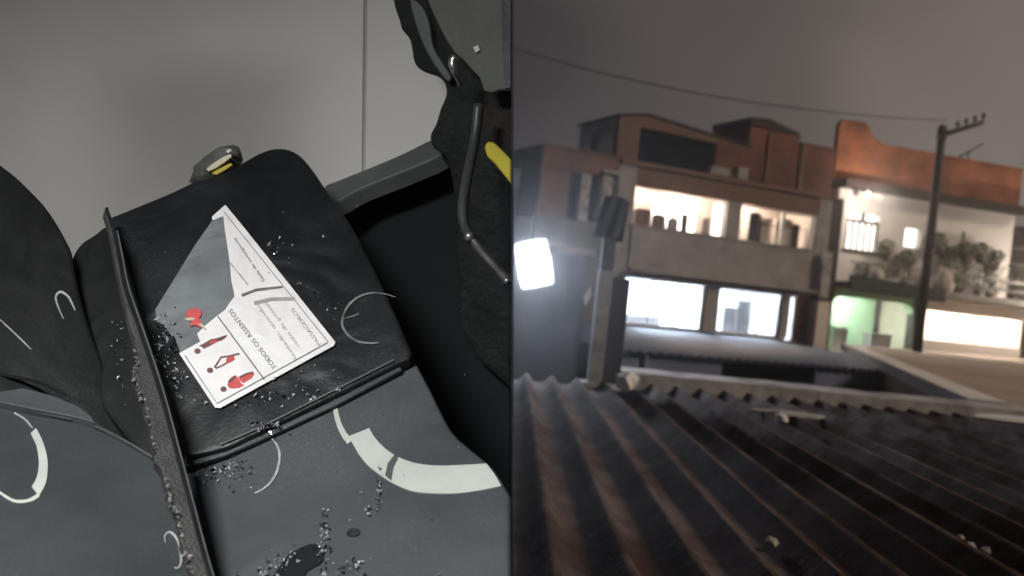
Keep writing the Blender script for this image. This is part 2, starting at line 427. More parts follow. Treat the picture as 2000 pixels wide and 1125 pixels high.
def garment(x, z_top, w, h, m, label, y=0.55, flare=1.15, group='clothes hanging in the upper veranda'):
    bm = bmesh.new()
    nx, nz = 10, 8
    ph = random.random() * 6
    V = []
    for layer in (0, 1):
        L_ = []
        for j in range(nz + 1):
            for i in range(nx + 1):
                u, v = i / nx - 0.5, j / nz
                shoulder = (0.10 if flare > 1.1 else 0.03) * h * max(0, abs(u) * 2 - 0.35) * (1 - v)
                ww = w * (1 + (flare - 1) * v)
                yy = 0.03 * math.sin(u * 14 + ph + v * 2) * (0.3 + v) + layer * 0.035
                L_.append(bm.verts.new((u * ww, yy, -v * h - shoulder)))
        V.append(L_)
    n1 = nx + 1
    for L_ in V:
        for j in range(nz):
            for i in range(nx):
                bm.faces.new((L_[j * n1 + i], L_[j * n1 + i + 1], L_[(j + 1) * n1 + i + 1], L_[(j + 1) * n1 + i]))
    rim = [i for i in range(n1)] + [(j + 1) * n1 - 1 for j in range(1, nz + 1)] + [nz * n1 + i for i in range(nx - 1, -1, -1)] + [j * n1 for j in range(nz - 1, 0, -1)]
    for a, b in zip(rim, rim[1:] + rim[:1]):
        bm.faces.new((V[0][a], V[0][b], V[1][b], V[1][a]))
    o = link('garment', bm, m, smooth=True)
    o.matrix_world = Matrix.Translation((0, 26.7, 0)) @ Matrix.Rotation(KA, 4, 'Z') @ Matrix.Translation((x, y, z_top))
    tag(o, label, 'garment', group)
    return o
line = tube('clothes_line', 'cable', A, [(3.56, 0.5, 8.12), (7.3, 0.55, 8.02), (11.48, 0.5, 8.16)], 0.012, 6)
garment(4.20, 7.98, 0.34, 0.8, 'cloth_pale', 'small pale cloth hanging at the left end of the upper veranda', flare=1.0)
garment(4.68, 8.02, 0.60, 0.9, 'cloth_brown', 'brown garment hanging left of the brightest upper doorway', flare=1.05)
garment(5.28, 7.92, 0.50, 0.8, 'cloth_brown', 'narrow brown garment hanging just left of the brightest upper doorway', flare=1.2)
garment(5.85, 7.86, 0.40, 0.65, 'cloth_grey', 'grey shirt hanging low across the left lit doorway', flare=1.15)
garment(6.30, 8.04, 0.22, 0.85, 'cloth_dark', 'narrow dark cloth hanging in the left lit doorway', flare=1.0)
garment(7.16, 8.0, 0.30, 0.8, 'cloth_pale', 'pale shirt hanging left of the upper central pillar', flare=1.2)
garment(8.42, 8.28, 0.36, 0.6, 'cloth_grey', 'grey cloth bundled beside the upper central pillar', flare=1.2)
garment(9.22, 8.5, 0.46, 1.2, 'cloth_dark', 'long dark coat hanging right of the upper central pillar', flare=1.15)
garment(9.66, 8.35, 0.60, 1.1, 'cloth_pale', 'beige sheet hanging left of the white veranda post', flare=1.0)
garment(10.5, 8.42, 0.74, 1.15, 'cloth_pale', 'wide beige sheet hanging right of the white veranda post', flare=1.0)
garment(11.05, 8.3, 0.36, 1.0, 'cloth_brown', 'brown towel hanging at the right end of the upper veranda', flare=1.0)
# furniture inside the lower right room
MA = Matrix.Translation((0, 26.7, 0)) @ Matrix.Rotation(KA, 4, 'Z')
def thingA(name, loc):
    o = empty(name); o.matrix_world = MA @ Matrix.Translation(loc); return o
cb = thingA('cabinet', (9.0, 0.75, 3.69))
tag(cb, 'grey two-door cabinet standing in the lower right lit window', 'cabinet')
box('body', 'cabinet', cb, -0.55, 0.62, 0, 0.4, 0, 1.38)
box('door', 'cabinet', cb, -0.53, 0.02, -0.03, -0.003, 0.03, 1.36)
box('door', 'cabinet', cb, 0.05, 0.60, -0.03, -0.003, 0.03, 1.36)
bx_ = thingA('storage_box', (9.35, 0.78, 5.073))
tag(bx_, 'grey box standing on top of the cabinet in the lit window', 'box')
box('carton', 'cabinet', bx_, -0.25, 0.27, 0, 0.3, 0, 0.25, 0.01)
box('lid', 'cabinet', bx_, -0.27, 0.29, -0.02, 0.32, 0.253, 0.29)
ch = thingA('sideboard', (5.4, 0.9, 3.69))
tag(ch, 'low pale sideboard inside the lower left lit window', 'sideboard')
box('body', 'cabinet', ch, -0.9, 0.6, 0, 0.4, 0.08, 0.75, 0.01)
box('worktop', 'plastic_white', ch, -0.92, 0.62, -0.02, 0.42, 0.753, 0.79)

# rooftop of A
sh = thingA('rooftop_shed', (0, 0, 0))
tag(sh, 'brown rooftop shed with a wide dark opening and sloping roof', 'shed')
prism('wall', 'render_brown', sh, [(3.2, 9.46), (4.0, 9.46), (4.0, 10.6), (6.95, 10.55), (6.95, 9.46), (8.5, 9.46), (8.45, 10.62), (4.2, 11.0), (3.2, 10.82)], 0.2, 0.4)
box('wall', 'concrete', sh, 3.2, 3.4, 0.4, 3.0, 9.46, 10.8)
box('wall', 'dark_wall', sh, 3.4, 8.4, 1.6, 1.8, 9.46, 10.72)
box('wall', 'brick_brown', sh, 8.2, 8.4, 0.4, 1.6, 9.46, 10.55)
box('brick_panel', 'brick_brown', sh, 6.97, 8.46, 0.12, 0.197, 9.47, 10.58)
prism('roof', 'tile_dark', sh, [(3.15, 10.84), (4.25, 11.02), (8.5, 10.63), (8.5, 10.69), (4.25, 11.09), (3.15, 10.9)], 0.16, 3.2)
tk = thingA('water_tank', (2.85, 0.6, 9.503))
tag(tk, 'small dark water tank on the roof left of the shed', 'tank')
bm = bmesh.new(); add_tube(bm, [(0, 0, 0), (0, 0, 0.08), (0, 0, 0.58), (0, 0, 0.62)], [0.30, 0.33, 0.36, 0.33], 20)
link('body', bm, 'dark_wall', tk, smooth=True)
bm = bmesh.new(); add_tube(bm, [(0, 0, 0.623), (0, 0, 0.66), (0, 0, 0.70)], [0.37, 0.36, 0.2], 20)
link('lid', bm, 'dark_wall', tk, smooth=True)
tw = thingA('brick_tower', (0, 0, 0))
tag(tw, 'tall dark brick stair tower with a slanted cap on the roof', 'tower')
box('shaft', 'brick_brown', tw, 8.52, 10.55, 0.45, 2.6, 9.46, 11.45)
prism('cap', 'tile_dark', tw, [(8.45, 11.453), (10.65, 11.453), (10.65, 11.52), (9.2, 11.80), (8.45, 11.72)], 0.4, 2.65)
box('pilaster', 'render_brown', tw, 9.3, 9.42, 0.38, 0.447, 9.5, 11.3)
box('spout', 'tile_dark', tw, 10.753, 11.0, 0.8, 0.95, 11.38, 11.5)
st = thingA('stair_block', (0, 0, 0))
tag(st, 'dark brown stair block between the two buildings', 'building')
box('wall', 'brick_brown', st, 10.58, 12.6, 0.7, 3.0, 9.465, 11.3)
box('pilaster', 'render_brown', st, 11.0, 11.14, 0.62, 0.697, 9.5, 11.28)
box('wall', 'tile_dark', st, 12.12, 12.9, 0.3, 4.0, 3.0, 9.45)
for i, (x, w, h, lb) in enumerate(((7.1, 0.75, 0.22, 'long white box lying on the roof edge before the brick panel'), (8.05, 0.42, 0.36, 'squarish white box on the roof edge beside the brick tower'))):
    o = thingA('roof_box', (x, -0.04, 9.463)); tag(o, lb, 'box', 'white boxes on the roof edge')
    box('body', 'concrete_pale', o, -w / 2, w / 2, 0, 0.14, 0, h, 0.015)
    box('lid', 'concrete_pale', o, -w / 2 - .02, w / 2 + .02, -.02, 0.15, h + .003, h + 0.04)
# light wall post right of lower windows (pinkish)
pk = thingA('gate_pillar', (11.75, -0.45, 3.0))
tag(pk, 'pale pinkish wall pillar at the right corner of the lit building', 'pillar')
box('shaft', 'room_warm', pk, -0.2, 0.35, 0, 0.3, 0, 2.65)
box('cap', 'tile_dark', pk, -0.26, 0.41, -0.06, 0.36, 2.653, 2.75)
box('upper_pilaster', 'concrete_pale', pk, -0.1, 0.3, 0.1, 0.3, 2.753, 4.4)

# =================================================================== BUILDING B (white wall, orange brick parapet)
KB = math.atan(0.30)
MB_ = Matrix.Translation((0, 30, 0)) @ Matrix.Rotation(KB, 4, 'Z')
def thingB(name, loc=(0, 0, 0)):
    o = empty(name); o.matrix_world = MB_ @ Matrix.Translation(loc); return o
B = thingB('white_house')
tag(B, 'white walled house with an orange brick parapet and cluttered balcony', 'house')
def wallB(x0, x1, z0, z1, m='white_wall', y0=0.0, y1=0.25, n='wall'): return box(n, m, B, x0, x1, y0, y1, z0, z1)
# wall pieces around the two windows
wallB(12.7, 13.2, 6.5, 10.1); wallB(13.2, 14.72, 9.28, 10.1); wallB(13.2, 14.72, 6.5, 7.82); wallB(14.72, 15.95, 6.5, 10.1)
wallB(15.95, 16.72, 8.95, 10.1); wallB(15.95, 16.72, 6.5, 8.2); wallB(16.72, 21.3, 6.5, 10.1)
box('wall', 'white_wall', B, 12.7, 12.95, 0.25, 6, 6.5, 10.1)
box('wall', 'white_wall', B, 21.05, 21.3, 0.25, 6, 6.5, 10.1)
box('wall', 'room_warm', B, 12.95, 21.05, 2.5, 2.7, 6.5, 10.1)
box('eave', 'tile_dark', B, 12.55, 21.45, -0.55, 6, 10.103, 10.42)
bm = bmesh.new()
prof = [(12.3, 10.423), (21.3, 10.423), (21.3, 11.95), (18.0, 11.95), (14.55, 12.02)] + [(14.55 - 0.95 * math.sin(t * PI / 12), 12.02 + 0.72 - 0.72 * math.cos(t * PI / 12)) for t in range(1, 6)] + [(13.4, 12.74), (12.45, 12.68), (12.3, 12.5)]
prism('parapet', 'brick_orange', B, prof, -0.12, 0.12)
box('parapet_coping', 'brick_orange', B, 15.0, 21.35, -0.16, 0.16, 11.953, 12.02)
box('parapet', 'brick_orange', B, 21.06, 21.3, 0.123, 5.8, 10.423, 11.9)
# arched window with grille
w = box('window', 'lamp_panel', B, 13.2, 14.72, 0.30, 0.32, 7.82, 9.28)
for i in range(6):
    x = 13.22 + 1.42 * i / 5
    box('grille_bar', 'frame_grey', w, x, x + 0.09, 0.05, 0.11, 7.84, 8.86)
box('frame', 'frame_grey', w, 13.2, 14.72, 0.04, 0.12, 8.86, 9.0)
box('frame', 'frame_grey', w, 13.88, 14.06, 0.04, 0.12, 9.003, 9.28)
box('sill', 'concrete_pale', w, 13.1, 14.82, -0.1, 0.2, 7.76, 7.817)
w2 = box('window', 'lamp_panel', B, 15.95, 16.72, 0.30, 0.32, 8.2, 8.95)
box('frame', 'frame_white', w2, 15.95, 16.0, 0.1, 0.2, 8.2, 8.95)
box('frame', 'frame_white', w2, 16.67, 16.72, 0.1, 0.2, 8.2, 8.95)
# balcony slab and lower storey
box('balcony_slab', 'concrete', B, 12.7, 22.4, -1.2, 0.0, 6.25, 6.5)
box('balcony_edge', 'concrete_pale', B, 12.68, 22.42, -1.28, -1.203, 6.33, 6.56)
box('wall', 'green_wall', B, 12.6, 12.95, 0, 0.3, 3.0, 6.25)
box('wall', 'concrete_dark', B, 16.75, 17.1, -0.1, 0.3, 3.0, 6.25)
arch = [(12.95, 6.25), (12.95, 5.55)] + [(13.35 - 0.4 * math.cos(t * PI / 12), 5.55 + 0.4 * math.sin(t * PI / 12)) for t in range(1, 7)] + [(16.35 + 0.4 * math.sin(t * PI / 12), 5.55 + 0.4 * math.cos(t * PI / 12)) for t in range(0, 7)] + [(16.75, 6.25)]
prism('arch_head', 'green_wall', B, arch, 0.0, 0.3)
box('room_wall', 'green_wall', B, 12.95, 16.75, 2.2, 2.3, 3.6, 6.25)
box('room_wall', 'green_wall', B, 12.95, 13.0, 0.3, 2.2, 3.6, 6.25)
box('room_floor', 'concrete', B, 12.95, 22.3, 0.0, 2.2, 3.5, 3.6)
box('ceiling_lamp', 'lamp_green', B, 14.3, 15.3, 0.9, 1.2, 6.1, 6.18, 0.01)
box('lamp_housing', 'plastic_white', B, 14.27, 15.33, 0.87, 1.23, 6.183, 6.247)
# shop with open lit front
box('room_wall', 'room_warm', B, 17.1, 22.5, 2.2, 2.3, 3.6, 6.25)
box('room_wall', 'room_warm', B, 22.4, 22.5, 0.1, 2.2, 3.6, 6.25)
box('room_wall', 'room_warm', B, 17.1, 17.15, 0.3, 2.2, 3.6, 6.25)
box('counter_wall', 'white_wall', B, 17.1, 22.4, 0.0, 0.2, 3.0, 4.62)
box('fascia', 'white_wall', B, 17.1, 22.4, -0.05, 0.1, 5.78, 6.247)
for x in (18.4, 20.0, 21.5):
    box('tube_lamp', 'lamp_shop', B, x - 0.55, x + 0.55, 1.1, 1.3, 6.1, 6.16, 0.01)
    box('lamp_housing', 'plastic_white', B, x - 0.57, x + 0.57, 1.07, 1.33, 6.163, 6.247)
for i in range(8):
    x = 12.9 + i * 1.2
    box('baluster', 'frame_grey', B, x, x + 0.04, -1.18, -1.14, 6.503, 7.2)
box('balcony_rail', 'frame_grey', B, 12.7, 22.4, -1.19, -1.13, 7.203, 7.26)
box('balcony_rail', 'frame_grey', B, 12.7, 22.4, -1.19, -1.13, 6.85, 6.89)
aw = thingB('green_awning'); tag(aw, 'dark green awning above the green lit room', 'awning')
prism('canopy', 'awning', aw, [(12.6, 6.22), (16.9, 6.2), (16.9, 6.6), (12.6, 6.75)], -1.42, -1.29)
box('valance', 'awning', aw, 12.6, 16.9, -1.46, -1.423, 6.12, 6.24)
# eave lamp (lit in the photograph)
el = thingB('eave_lamp', (13.45, -0.45, 10.1))
tag(el, 'small lit lamp under the eave above the grilled window', 'lamp')
box('bracket', 'frame_grey', el, -0.04, 0.04, -0.25, 0.0, -0.10, -0.003)
bm = bmesh.new(); bmesh.ops.create_uvsphere(bm, u_segments=16, v_segments=10, radius=0.085)
bmesh.ops.translate(bm, verts=bm.verts, vec=(0, -0.25, -0.215))
link('bulb', bm, 'lamp_eave', el, smooth=True)
lt = bpy.data.lights.new('eave_lamp_light', 'POINT'); lt.energy = 150; lt.color = (1.0, 0.86, 0.74); lt.shadow_soft_size = 0.1
lo = bpy.data.objects.new('lamp_light', lt); COL.objects.link(lo); lo.parent = el; lo.location = (0, -1.0, -0.35)

wl = thingB('wall_lamp', (22.0, -1.29, 7.15)); tag(wl, 'tiny lit lamp at the right end of the balcony', 'lamp')
box('bracket', 'frame_grey', wl, -0.03, 0.03, 0.0, 0.14, -0.05, 0.02)
bm = bmesh.new(); bmesh.ops.create_uvsphere(bm, u_segments=16, v_segments=10, radius=0.09)
bmesh.ops.translate(bm, verts=bm.verts, vec=(0, -0.09, 0)); link('bulb', bm, 'lamp_eave', wl, smooth=True)
lt = bpy.data.lights.new('wall_lamp_light', 'POINT'); lt.energy = 300; lt.color = (1.0, 0.84, 0.70); lt.shadow_soft_size = 0.1
lo = bpy.data.objects.new('lamp_light', lt); COL.objects.link(lo); lo.parent = wl; lo.location = (-0.2, -0.9, 0.3)

def potted(x, y, z, kind, h, w, label, hang=False):
    r = thingB('potted_plant', (x, y, z)); tag(r, label, 'plant', 'plants on the balcony')
    bm = bmesh.new(); add_tube(bm, [(0, 0, 0), (0, 0, 0.18), (0, 0, 0.22), (0, 0, 0.25)], [0.11, 0.16, 0.17, 0.18], 14)
    link('pot', bm, 'pot', r, smooth=True)
    bm = bmesh.new()
    for i in range(int(240)):
        if kind == 'spiky':
            v = random.random(); rad = w * (1 - v) * 0.55 * math.sqrt(random.random()); zz = 0.25 + v * h
        else:
            v = random.random(); a_ = math.sqrt(max(0, 1 - (2 * v - 1) ** 2)); rad = w * 0.6 * a_ * (0.5 + 0.5 * random.random()); zz = 0.25 + v * h
        th = random.random() * 2 * PI
        c = Vector((rad * math.cos(th), rad * math.sin(th), zz))
        s = random.uniform(0.05, 0.11)
        a = Vector((random.uniform(-1, 1), random.uniform(-1, 1), random.uniform(-0.4, 1))).normalized(); b = a.orthogonal().normalized()
        p = [c - a * s, c + b * s * 0.4, c + a * s, c - b * s * 0.4]
        bm.faces.new([bm.verts.new(q) for q in p])
    link('foliage', bm, 'plant' if kind != 'pale' else 'plant_pale', r)
    tube('stem', 'pole_wood', r, [(0, 0, 0.2), (0.01, 0, 0.25 + 0.8 * h)], [0.025, 0.01], 6)
potted(13.5, -0.8, 6.503, 'round', 0.55, 0.55, 'round bush in a pot below the grilled window')
potted(14.5, -0.75, 6.503, 'pale', 0.7, 0.6, 'pale leafy pot plant right below the grilled window')
potted(15.4, -0.8, 6.503, 'round', 1.2, 0.6, 'tall leafy pot plant left of the small bright window')
potted(17.5, -0.8, 6.503, 'pale', 1.1, 0.75, 'pale bushy pot plant just right of the utility pole')
potted(18.3, -0.5, 6.503, 'spiky', 2.3, 0.75, 'tallest spiky pot plant on the balcony')
potted(19.0, -0.8, 6.503, 'round', 1.25, 0.7, 'dark round pot plant right of the tallest spiky one')
potted(19.8, -0.6, 6.503, 'spiky', 1.6, 0.6, 'medium spiky pot plant on the right half of the balcony')
potted(20.8, -0.8, 6.503, 'pale', 1.3, 0.95, 'wide pale bush at the right end of the balcony')
for i, (x, z, k, lb) in enumerate(((14.95, 7.5, 'pale', 'hanging pot plant between the grilled and the small bright window'), (16.0, 7.2, 'round', 'hanging pot plant directly below the small bright window'),
        (17.35, 8.05, 'round', 'hanging pot plant high on the wall just right of the utility pole'), (17.9, 7.55, 'pale', 'pale hanging pot plant second right of the utility pole'),
        (18.75, 7.85, 'pale', 'pale hanging pot plant beside the tallest spiky plant'), (19.45, 7.9, 'round', 'dark hanging pot plant above the right half of the balcony'),
        (20.3, 7.7, 'pale', 'hanging pot plant near the right end of the white wall'))):
    potted(x, -0.25, z, k, 0.6, 0.62, lb)
def bag(x, y, z, w, h, label):
    r = thingB('laundry_bag', (x, y, z)); tag(r, label, 'bag', 'pale bags on the balcony')
    bm = bmesh.new()
    add_tube(bm, [(0, 0, 0), (0, 0, h * 0.12), (0.01, 0, h * 0.45), (0, 0, h * 0.8), (0.02, 0, h * 0.92), (0.02, 0, h)], [w * 0.42, w * 0.5, w * 0.48, w * 0.3, w * 0.12, w * 0.17], 16)
    for v in bm.verts: v.co += Vector((noise.noise(v.co * 6 + Vector((x, 0, 0))), noise.noise(v.co * 6 + Vector((0, x, 3))), 0)) * 0.05
    link('sack', bm, 'cloth_pale', r, smooth=True)
    tube('tie', 'cloth_grey', r, [(w * .14 * math.cos(t) + .02, w * .14 * math.sin(t), h * .92) for t in [k * PI / 5 for k in range(11)]], 0.012, 6)
bag(14.05, -1.0, 6.503, 0.55, 0.75, 'pale tied sack standing under the grilled window')
bag(16.35, -0.9, 6.503, 0.6, 0.8, 'pale tied sack left of the utility pole')
bag(17.15, -1.0, 6.503, 0.75, 1.0, 'large white tied sack right behind the utility pole')
# items in the green room
fr = thingB('white_appliance', (13.75, 0.4, 3.6)); tag(fr, 'bluish white appliance at the left of the green lit room', 'appliance')
box('body', 'plastic_white', fr, -0.35, 0.35, 0, 0.6, 0.02, 1.15, 0.02); box('door', 'plastic_white', fr, -0.33, 0.33, -0.05, -0.003, 0.05, 1.1, 0.01); box('handle', 'frame_grey', fr, 0.2, 0.24, -0.09, -0.053, 0.4, 0.9)
cr8 = thingB('storage_crate', (15.75, 0.4, 3.6)); tag(cr8, 'grey storage crate at the right of the green lit room', 'crate')
box('body', 'cabinet', cr8, -0.5, 0.45, 0, 0.6, 0, 0.95, 0.02); box('lid', 'cabinet', cr8, -0.53, 0.48, -0.03, 0.63, 0.953, 1.03, 0.01)
# TV antenna on parapet
an = thingB('antenna', (18.6, 0, 12.02)); tag(an, 'slanted aerial on top of the orange brick parapet', 'antenna')
tube('mast', 'cable', an, [(0, 0, 0), (0, 0, 0.35)], 0.03, 6); tube('boom', 'cable', an, [(-0.45, 0, 0.05), (0.65, 0, 0.75)], 0.04, 6)

# far right block and far left block
def block(name, px0, px1, py_top, Y, m, label, cat, depth=6, z0=0):
    a, b = at_y(px0, py_top, Y), at_y(px1, py_top, Y)
    r = empty(name, (a.x, Y, 0)); tag(r, label, cat)
    h = (a.z + b.z) / 2
    box('wall', m, r, 0, b.x - a.x, 0, depth, 0, h)
    box('roof_slab', 'tile_dark', r, -0.15, b.x - a.x + 0.15, -0.2, depth + .1, h + .003, h + 0.12)
    return r, b.x - a.x, h
r, wd, h = block('far_house', 985, 1066, 372, 48, 'dark_wall', 'dark far house at the left behind the floodlight', 'house')
box('window', 'frame_grey', r, wd - 0.9, wd - 0.2, -0.04, -0.003, h - 1.3, h - 0.5)
r, wd, h = block('neighbour_house', 1977, 2120, 455, 40, 'concrete_dark', 'grey house at the far right edge beside the white house', 'house')
for k in range(3): box('ledge', 'concrete_pale', r, 0, wd, -0.3, -0.003, h - 0.9 - k * 0.75, h - 0.8 - k * 0.75)

# =================================================================== SHED, LOWER ROOFS BETWEEN
# shed with shallow metal roof in front of A
S = empty('metal_shed', (0, 26.7, 0), KA)
tag(S, 'low blue-grey metal shed with a long dark opening before the lit building', 'shed')
def roof_strip(bm, x0, x1, y0, y1, z0, z1, pitch=0.25, amp=0.03, step=8):
    n = int((x1 - x0) / pitch * step)
    for i in range(n):
        xa, xb = x0 + (x1 - x0) * i / n, x0 + (x1 - x0) * (i + 1) / n
        za, zb = amp * math.cos(2 * PI * i / step), amp * math.cos(2 * PI * (i + 1) / step)
        q = [bm.verts.new(p) for p in ((xa, y0, z0 + za), (xb, y0, z0 + zb), (xb, y1, z1 + zb), (xa, y1, z1 + za))]
        bm.faces.new(q)
bm = bmesh.new(); roof_strip(bm, -1.6, 9.4, -9.15, -0.4, 3.995, 4.09); bmesh.ops.remove_doubles(bm, verts=bm.verts, dist=0.001)
link('roof_sheet', bm, 'blue_metal', S, smooth=True)
box('wall', 'blue_metal', S, -1.5, 1.37, -8.98, -8.9, 0, 3.955)
box('wall', 'blue_metal', S, 3.97, 9.3, -8.98, -8.9, 0, 3.955)
box('wall', 'blue_metal', S, 1.373, 3.967, -8.98, -8.9, 0, 3.56)
box('wall', 'blue_metal', S, 1.373, 3.967, -8.98, -8.9, 3.915, 3.955)
box('lintel', 'grey_metal', S, 1.25, 4.1, -9.03, -8.983, 3.915, 3.94)
box('sill', 'grey_metal', S, -1.5, 9.3, -9.06, -8.983, 3.48, 3.54)
box('downpipe', 'blue_metal', S, -0.65, -0.56, -9.08, -8.985, 2.5, 3.95)
box('wall', 'blue_metal', S, 9.2, 9.3, -8.9, -0.5, 0, 3.95)
box('inner_wall', 'dark_wall', S, -1.5, 9.2, -7.5, -7.4, 0, 3.95)
# beige flat roof with pale strip along its left edge
p1, p2 = at_z(1648, 672, 4.2), at_z(1905, 785, 4.2)
p3, p4 = at_z(2140, 815, 4.2), at_z(2300, 725, 4.2)
bm = bmesh.new()
P4 = [p1, p2, p3, p4]
tp = [bm.verts.new((q.x, q.y, 4.2)) for q in P4]; bt = [bm.verts.new((q.x, q.y, 0)) for q in P4]
bm.faces.new(tp); bm.faces.new(bt[::-1])
for i in range(4): bm.faces.new((tp[i], tp[(i + 1) % 4], bt[(i + 1) % 4], bt[i]))
fl = empty('flat_roofed_house', ((p1.x + p2.x) / 2, (p1.y + p2.y) / 2, 0)); tag(fl, 'house with a wide beige flat roof before the lit shop', 'house')
o = link('roof_slab', bm, 'beige_roof', fl); o.matrix_parent_inverse = Matrix.Translation(fl.location).inverted()
dv = (p2 - p1).normalized(); nv = Vector((dv.y, -dv.x, 0))
bm = bmesh.new()
add_w = 0.42
q = [p1 + nv * 0.1, p2 + nv * 0.1, p2 - nv * add_w, p1 - nv * add_w]
lo_ = [bm.verts.new((v.x, v.y, 4.0)) for v in q]; hi_ = [bm.verts.new((v.x, v.y, 4.24)) for v in q]
bm.faces.new(hi_); bm.faces.new(lo_[::-1])
for i in range(4): bm.faces.new((hi_[i], hi_[(i + 1) % 4], lo_[(i + 1) % 4], lo_[i]))
o = link('edge_flashing', bm, 'white_wall', fl); o.matrix_parent_inverse = Matrix.Translation(fl.location).inverted()

# =================================================================== CORRUGATED ROOF IN FRONT
CR = empty('corrugated_roof', (2.5, 3.5, 4.3))
tag(CR, 'dark brown corrugated fibre-cement roof filling the foreground', 'roof')
PITCH_R, AMP, X_R0 = 0.2, 0.032, 0.184
def corr(x):
    c = 0.5 + 0.5 * math.cos(2 * PI * (x - X_R0) / PITCH_R)
    return 4.43 + AMP * 2 * (c ** 2.6)
def edge_y(x): return 6.75 + 0.135 * x
SW = 1.0
rows = [(-1.6, None)]
for ci in range(7):
    x0 = 0.035 + ci * SW - (0.0 if ci == 0 else 0.06); x1 = 0.035 + (ci + 1) * SW
    for ri, (ya, yb) in enumerate(rows):
        jig = random.uniform(-0.05, 0.05); lift = 0.004 * (ci % 2)
        bm = bmesh.new()
        nx, ny = 50, 16
        V = []
        for j in range(ny + 1):
            row = []
            for i in range(nx + 1):
                x = x0 + (x1 - x0) * i / nx
                ybe = (edge_y(x) + 0.04 * noise.noise(Vector((x * 5, 0, 1)))) if yb is None else yb + jig + 0.02 * noise.noise(Vector((x * 6, ri, 4)))
                y = ya + jig + (ybe - ya - jig) * j / ny
                z = corr(x) + lift + 0.004 * noise.noise(Vector((x * 1.2, y * 0.5, 2.0)))
                row.append(bm.verts.new((x - 2.5, y - 3.5, z - 4.3)))
            V.append(row)
        for j in range(ny):
            for i in range(nx): bm.faces.new((V[j][i], V[j][i + 1], V[j + 1][i + 1], V[j + 1][i]))
        ext = bmesh.ops.extrude_face_region(bm, geom=list(bm.faces))
        bmesh.ops.translate(bm, verts=[g_ for g_ in ext['geom'] if isinstance(g_, bmesh.types.BMVert)], vec=(0, 0, -0.007))
        link('sheet', bm, 'fibro', CR, smooth=True)

# concrete ledge beyond the roof edge
LG = empty('concrete_ledge', (3.5, 7.3, 4.3)); tag(LG, 'weathered pale concrete ledge along the far edge of the corrugated roof', 'ledge')
def ledge_piece(x0, x1, h, dy, w, m, name):
    bm = bmesh.new(); n = 24
    V = []
    for i in range(n + 1):
        x = x0 + (x1 - x0) * i / n
        y = edge_y(x) + dy
        hh = h + 0.018 * noise.noise(Vector((x * 3, 1, dy)))
        ww = w + 0.02 * noise.noise(Vector((x * 4, 5, 0)))
        V.append([bm.verts.new((x - 3.5, y - 7.3, z - 4.3)) for y, z in ((y + 0.02 * noise.noise(Vector((x * 9, 2, 2))), 4.3), (y, hh), (y + ww, hh + 0.01), (y + ww, 4.3))])
    for a, b in zip(V, V[1:]):
        for k in range(4): bm.faces.new((a[k], a[(k + 1) % 4], b[(k + 1) % 4], b[k]))
    bm.faces.new(V[0]); bm.faces.new(V[-1][::-1])
    return link(name, bm, m, LG)
ledge_piece(0.93, 2.6, 4.565, 0.05, 0.36, 'concrete_pale', 'ledge_block')
ledge_piece(2.605, 7.2, 4.56, 0.05, 0.36, 'concrete_pale', 'ledge_block')
tube('gutter_pipe', 'grey_metal', LG, [(1.0 - 3.5, edge_y(1) + 0.62 - 7.3, 0.15), (3.0 - 3.5, edge_y(3) + 0.62 - 7.3, 0.14), (6.8 - 3.5, edge_y(6.8) + 0.6 - 7.3, 0.12)], 0.03, 10)
box('support_wall', 'dark_wall', LG, -2.55, 3.7, 0.35, 0.75, -4.3, 0.02)
# rubble on the ledge and the roof
def rubble(p, s, m, label, name='rubble_lump', cat='rubble', flat=0.6):
    bm = bmesh.new(); bmesh.ops.create_icosphere(bm, subdivisions=2, radius=1)
    off = Vector((random.random() * 20, random.random() * 20, 0))
    for v in bm.verts:
        k = 1 + 0.45 * noise.noise(v.co * 1.7 + off)
        v.co = Vector((v.co.x * s[0] * k, v.co.y * s[1] * k, v.co.z * s[2] * k))
    o = link(name, bm, m); o.location = p
    return tag(o, label, cat)
q = at_z(1525, 822, 4.5); rubble((q.x, q.y, 4.52), (0.045, 0.04, 0.03), 'plastic_white', 'small crumpled white lump at the roof edge')
q = at_z(1500, 803, 4.5); rubble((q.x + 0.12, q.y, 4.5), (0.26, 0.06, 0.02), 'concrete_pale', 'flat broken mortar slab at the middle of the roof edge')
q = at_z(1215, 748, 4.57); rubble((q.x + 0.03, q.y, 4.58), (0.075, 0.08, 0.075), 'plastic_white', 'round pale lump at the left end of the ledge')
q = at_z(1975, 826, 4.54); rubble((q.x + 0.1, q.y, 4.56), (0.38, 0.10, 0.035), 'plastic_white', 'bright white sheet scrap at the right end of the ledge', 'scrap_sheet', 'scrap')
for (px, py, sz, lb) in ((1878, 1025, 0.014, 'smallest pale pebble on the corrugated roof'), (1898, 1042, 0.018, 'middle pale pebble of three on the corrugated roof'), (1928, 1050, 0.016, 'right pale pebble of three on the corrugated roof'), (1510, 1035, 0.022, 'single pale pebble on a ridge low in the corrugated roof')):
    q = at_z(px, py, 4.5); rubble((q.x, q.y, corr(q.x) + sz * 0.8 + 0.012), (sz, sz, sz * 0.8), 'concrete_pale', lb, 'pebble', 'pebble')

